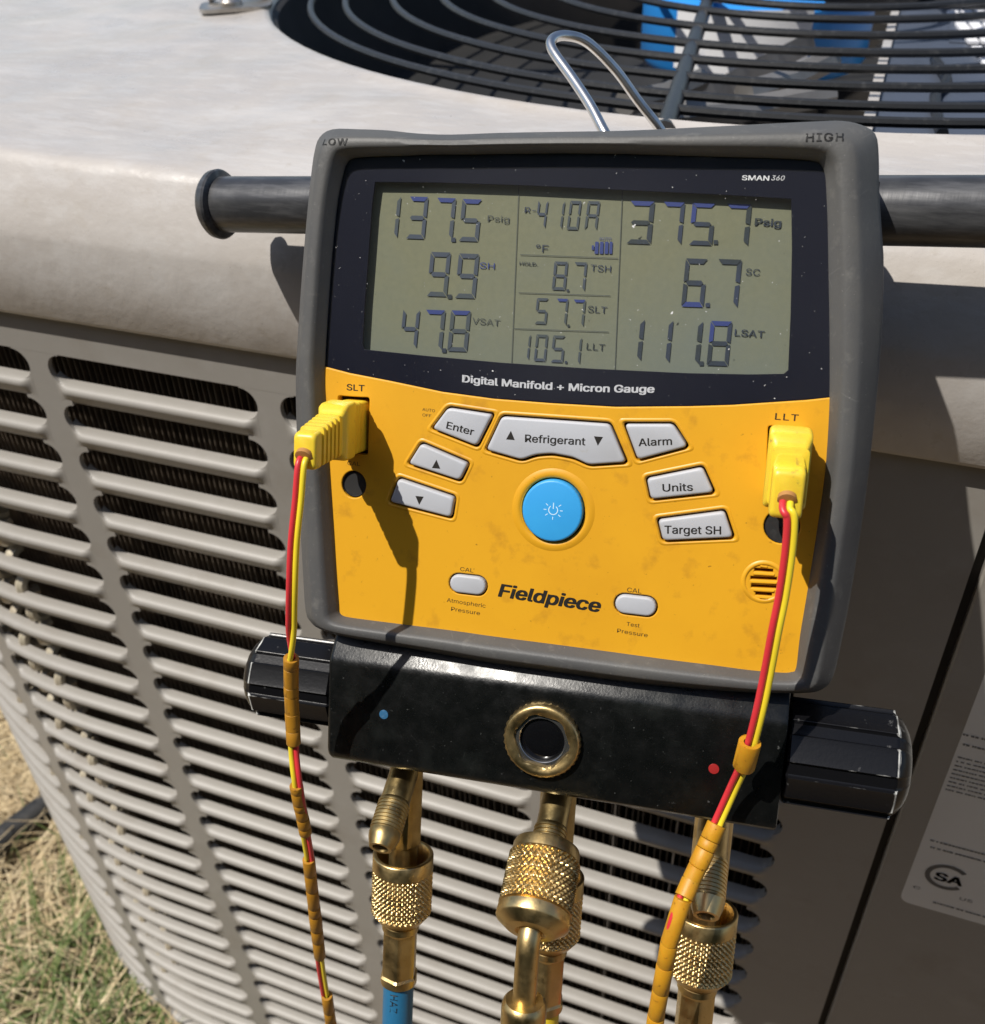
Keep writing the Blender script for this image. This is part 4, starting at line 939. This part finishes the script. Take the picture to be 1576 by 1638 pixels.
mesh_obj('hose_ferrule', *lathe(b1, dn, [(0, 3.2), (0, 5.0), (.8, 5.7), (2, 6.0), (7, 6.0), (8, 5.7), (40, 5.7), (41, 5), (60, 5)], 44), M['brass'], eF, autos=30)

# ------------------------------------------------------------------ thermocouple probes
def rsec(cu_, cv2, hu, hv_, wd, r=1.2):
    return [(p.x, p.y, wd) for p in fillet([(cu_ - hu, cv2 - hv_), (cu_ + hu, cv2 - hv_), (cu_ + hu, cv2 + hv_), (cu_ - hu, cv2 + hv_)], r, 4)]
def plug(parent, c, drop, hu, hv_, L, du=0.0):
    sec = [(-4, 0, .92, .92), (2.5, 0, .92, .92), (3.0, 0, .88, .9), (3.6, 0, .92, .93), (4.4, 0, .92, .93), (4.8, 0, .88, .9), (5.4, 0, .92, .93), (6.2, 0, .92, .93), (6.6, 0, .88, .9), (7.2, 0, .95, .96), (8, .02, 1.02, 1.0), (8.6, .03, 1.06, 1.0), (13, .1, 1.06, .98), (14.4, .14, 1.03, .93), (15.2, .2, .9, .78), (15.9, .24, .85, .70)]
    t = 16.3
    k = 0
    while t < L - 5:
        f = (t - 16) / (L - 16); s1 = .92 - .12 * f; s2 = .72 - .12 * f
        sec += [(t, .25 + .75 * f, s1, s2), (t + 1.25, .28 + .75 * f, s1, s2), (t + 1.5, .29 + .75 * f, s1 * .74, s2 * .78), (t + 2.0, .3 + .75 * f, s1 * .74, s2 * .78)]; t += 2.25
    sec += [(t, .9, .8, .62), (L - 1, .98, .78, .6), (L - .3, 1, .74, .56), (L, 1, .62, .46)]
    rings = [rsec(c[0] + du * q, c[1] - drop * q, hu * a, hv_ * b, wd) for wd, q, a, b in sec]
    body = mesh_obj('plug', *dloft(rings, caps=(True, True)), M['plug'], parent, autos=50)
    tip = (c[0] + du, c[1] - drop, L)
    mesh_obj('cord_grommet', *lathe(D(tip[0], tip[1] - .6, L - .6), NN * .8 - VV * .6, [(0, 2.1), (1.2, 2.1), (1.4, 1.2)], 20), M['strain'], body)
    return tip
def yplane(pts, y0, y1): return [on(x, y, 1, y0 + (y1 - y0) * i / (len(pts) - 1)) for i, (x, y) in enumerate(pts)]
def wire_pair(parent, path, rad, twist, ang0, side):
    """two insulated wires side by side along the path, twisting"""
    P = smooth_path(path, 10); n = len(P); A = []; Bq = []
    for i, p in enumerate(P):
        d = (P[min(i + 1, n - 1)] - P[max(i - 1, 0)]).normalized(); s = side - d * side.dot(d); s.normalize(); q = d.cross(s)
        a = ang0 + twist(i / (n - 1)); o = (s * math.cos(a) + q * math.sin(a)) * rad * .98
        A.append(p - o); Bq.append(p + o)
    mesh_obj('wire', *tube(A, rad, 12), M['w_red'], parent, label='red insulated wire')
    mesh_obj('wire', *tube(Bq, rad, 12), M['w_yel'], parent, label='yellow insulated wire')
    return P
def sleeve(parent, path, rad, segs, mt='sleeve'):
    P = smooth_path(path, 12); n = len(P); gl = [0]
    for a, b in zip(P, P[1:]): gl.append(gl[-1] + (b - a).length)
    Lt = gl[-1]; Q = []; rad_l = []
    steps = []
    rg = random.Random(len(P) + segs)
    cuts = [i / segs + (rg.uniform(-.3, .3) / segs if 0 < i < segs else 0) for i in range(segs + 1)]
    for a, b in zip(cuts, cuts[1:]):
        e = .12 / Lt; jr = rg.uniform(.95, 1.03)
        steps += [(a + .08 / Lt, .55), (a + .0801 / Lt, jr - .04), (a + .08 / Lt + e, jr), (b - e - .08 / Lt, jr), (b - .0801 / Lt, jr - .04), (b - .08 / Lt, .55)]
    def at(t):
        x = t * Lt; j = 0
        while j < n - 2 and gl[j + 1] < x: j += 1
        return P[j].lerp(P[j + 1], (x - gl[j]) / max(1e-9, gl[j + 1] - gl[j]))
    for t, k in steps: Q.append(at(min(1, max(0, t)))); rad_l.append(rad * k)
    V, F = tube(Q, lambda i, t: rad_l[i], 20, (False, False))
    return mesh_obj('sleeve', *join((V, F)), M[mt], parent, autos=40)
SIDE = (CAMW @ Vector((1, 0, 0)))
# left
cS = dv(566, 681); 
eS = empty('temperature_probe', MG @ Matrix.Translation((cS[0] * S, cS[1] * S, 0)), 'yellow plug in the left SLT socket with twisted red and yellow wire', 'temperature probe', 'temperature probes plugged into the gauge')
tip = plug(eS, cS, 3.3, 3.7, 7.4, 31)
T0 = D(tip[0], tip[1] - 1, tip[2] - .6); yt = T0.y
def lw(x, y):                                  # height of the left wire over the gauge's face
    k = [(745, 30), (800, 33), (900, 33), (1000, 29), (1060, 22), (1120, 17), (1200, 15), (1270, 14)]
    for (a0, w0_), (a1, w1_) in zip(k, k[1:]):
        if y <= a1: return w0_ + (w1_ - w0_) * max(0, (y - a0)) / (a1 - a0)
    return 14
YL = D(*dv(477, 1262, 14), 14).y
def lp_(x, y): return D(*dv(x, y, lw(x, y)), lw(x, y)) if y < 1262 else on(x, y, 1, YL)
pl_ = [T0, T0 + NN * 2.2 - VV * 2.2] + [lp_(x, y) for x, y in [(477, 800), (470, 870), (467, 950), (466, 1050), (468, 1120), (470, 1200), (477, 1262), (489, 1335), (496, 1380), (505, 1470), (513, 1545), (522, 1600), (530, 1645), (545, 1730)]]
tw = lambda t: (0 if t < .30 else min(math.pi, (t - .30) / .06 * math.pi)) + (0 if t < .66 else min(math.pi, (t - .66) / .06 * math.pi))
wire_pair(eS, pl_, .74, tw, 0, SIDE)
sl_ = [([(466, 1052), (466, 1100), (468, 1150), (470, 1190)], 2.0, 6), ([(474, 1256), (479, 1285), (485, 1312), (489, 1333)], 1.85, 6), ([(494, 1374), (499, 1420), (506, 1480), (512, 1530)], 1.95, 7), ([(523, 1592), (527, 1620), (533, 1660), (540, 1700)], 1.95, 5)]
for pts, rd, sg_ in sl_: sleeve(eS, [lp_(x, y) for x, y in pts], rd, sg_, 'sleeve_shaded')
# right
cL_ = dv(1257, 737)
eL = empty('temperature_probe', MG @ Matrix.Translation((cL_[0] * S, cL_[1] * S, 0)), 'yellow plug in the right LLT socket, its wire entering a long orange sleeve', 'temperature probe', 'temperature probes plugged into the gauge')
tip = plug(eL, cL_, 4.6, 4.5, 9.2, 23, 0)
T1 = D(tip[0], tip[1] - 1, tip[2] - .6); yt = T1.y
def rp(x, y, k): return on(x, y, 1, yt + k)
pr_ = [T1, T1 + NN * 2.4 - VV * 2.0] + [rp(1265, 830, -4), rp(1262, 880, -6), rp(1252, 950, -9), rp(1240, 1010, -12), rp(1226, 1085, -15), rp(1212, 1150, -18), rp(1195, 1210, -20), rp(1172, 1262, -21), rp(1147, 1318, -25), rp(1122, 1374, -32), rp(1106, 1408, -36), rp(1093, 1437, -40), rp(1076, 1486, -45), rp(1062, 1556, -49), rp(1046, 1650, -53), rp(1040, 1720, -54)]
wire_pair(eL, pr_, .82, lambda t: 0, 0, SIDE)
sleeve(eL, [rp(1200, 1187, -19.5), rp(1197, 1201, -20), rp(1194, 1214, -20), rp(1190, 1226, -20)], 2.7, 1)
sleeve(eL, [rp(1147, 1318, -25), rp(1122, 1374, -32), rp(1106, 1408, -36), rp(1094, 1436, -40)], 2.45, 5)
sleeve(eL, [rp(1093, 1437, -40), rp(1076, 1486, -45), rp(1062, 1556, -49), rp(1046, 1650, -53), rp(1040, 1720, -54)], 2.3, 7)
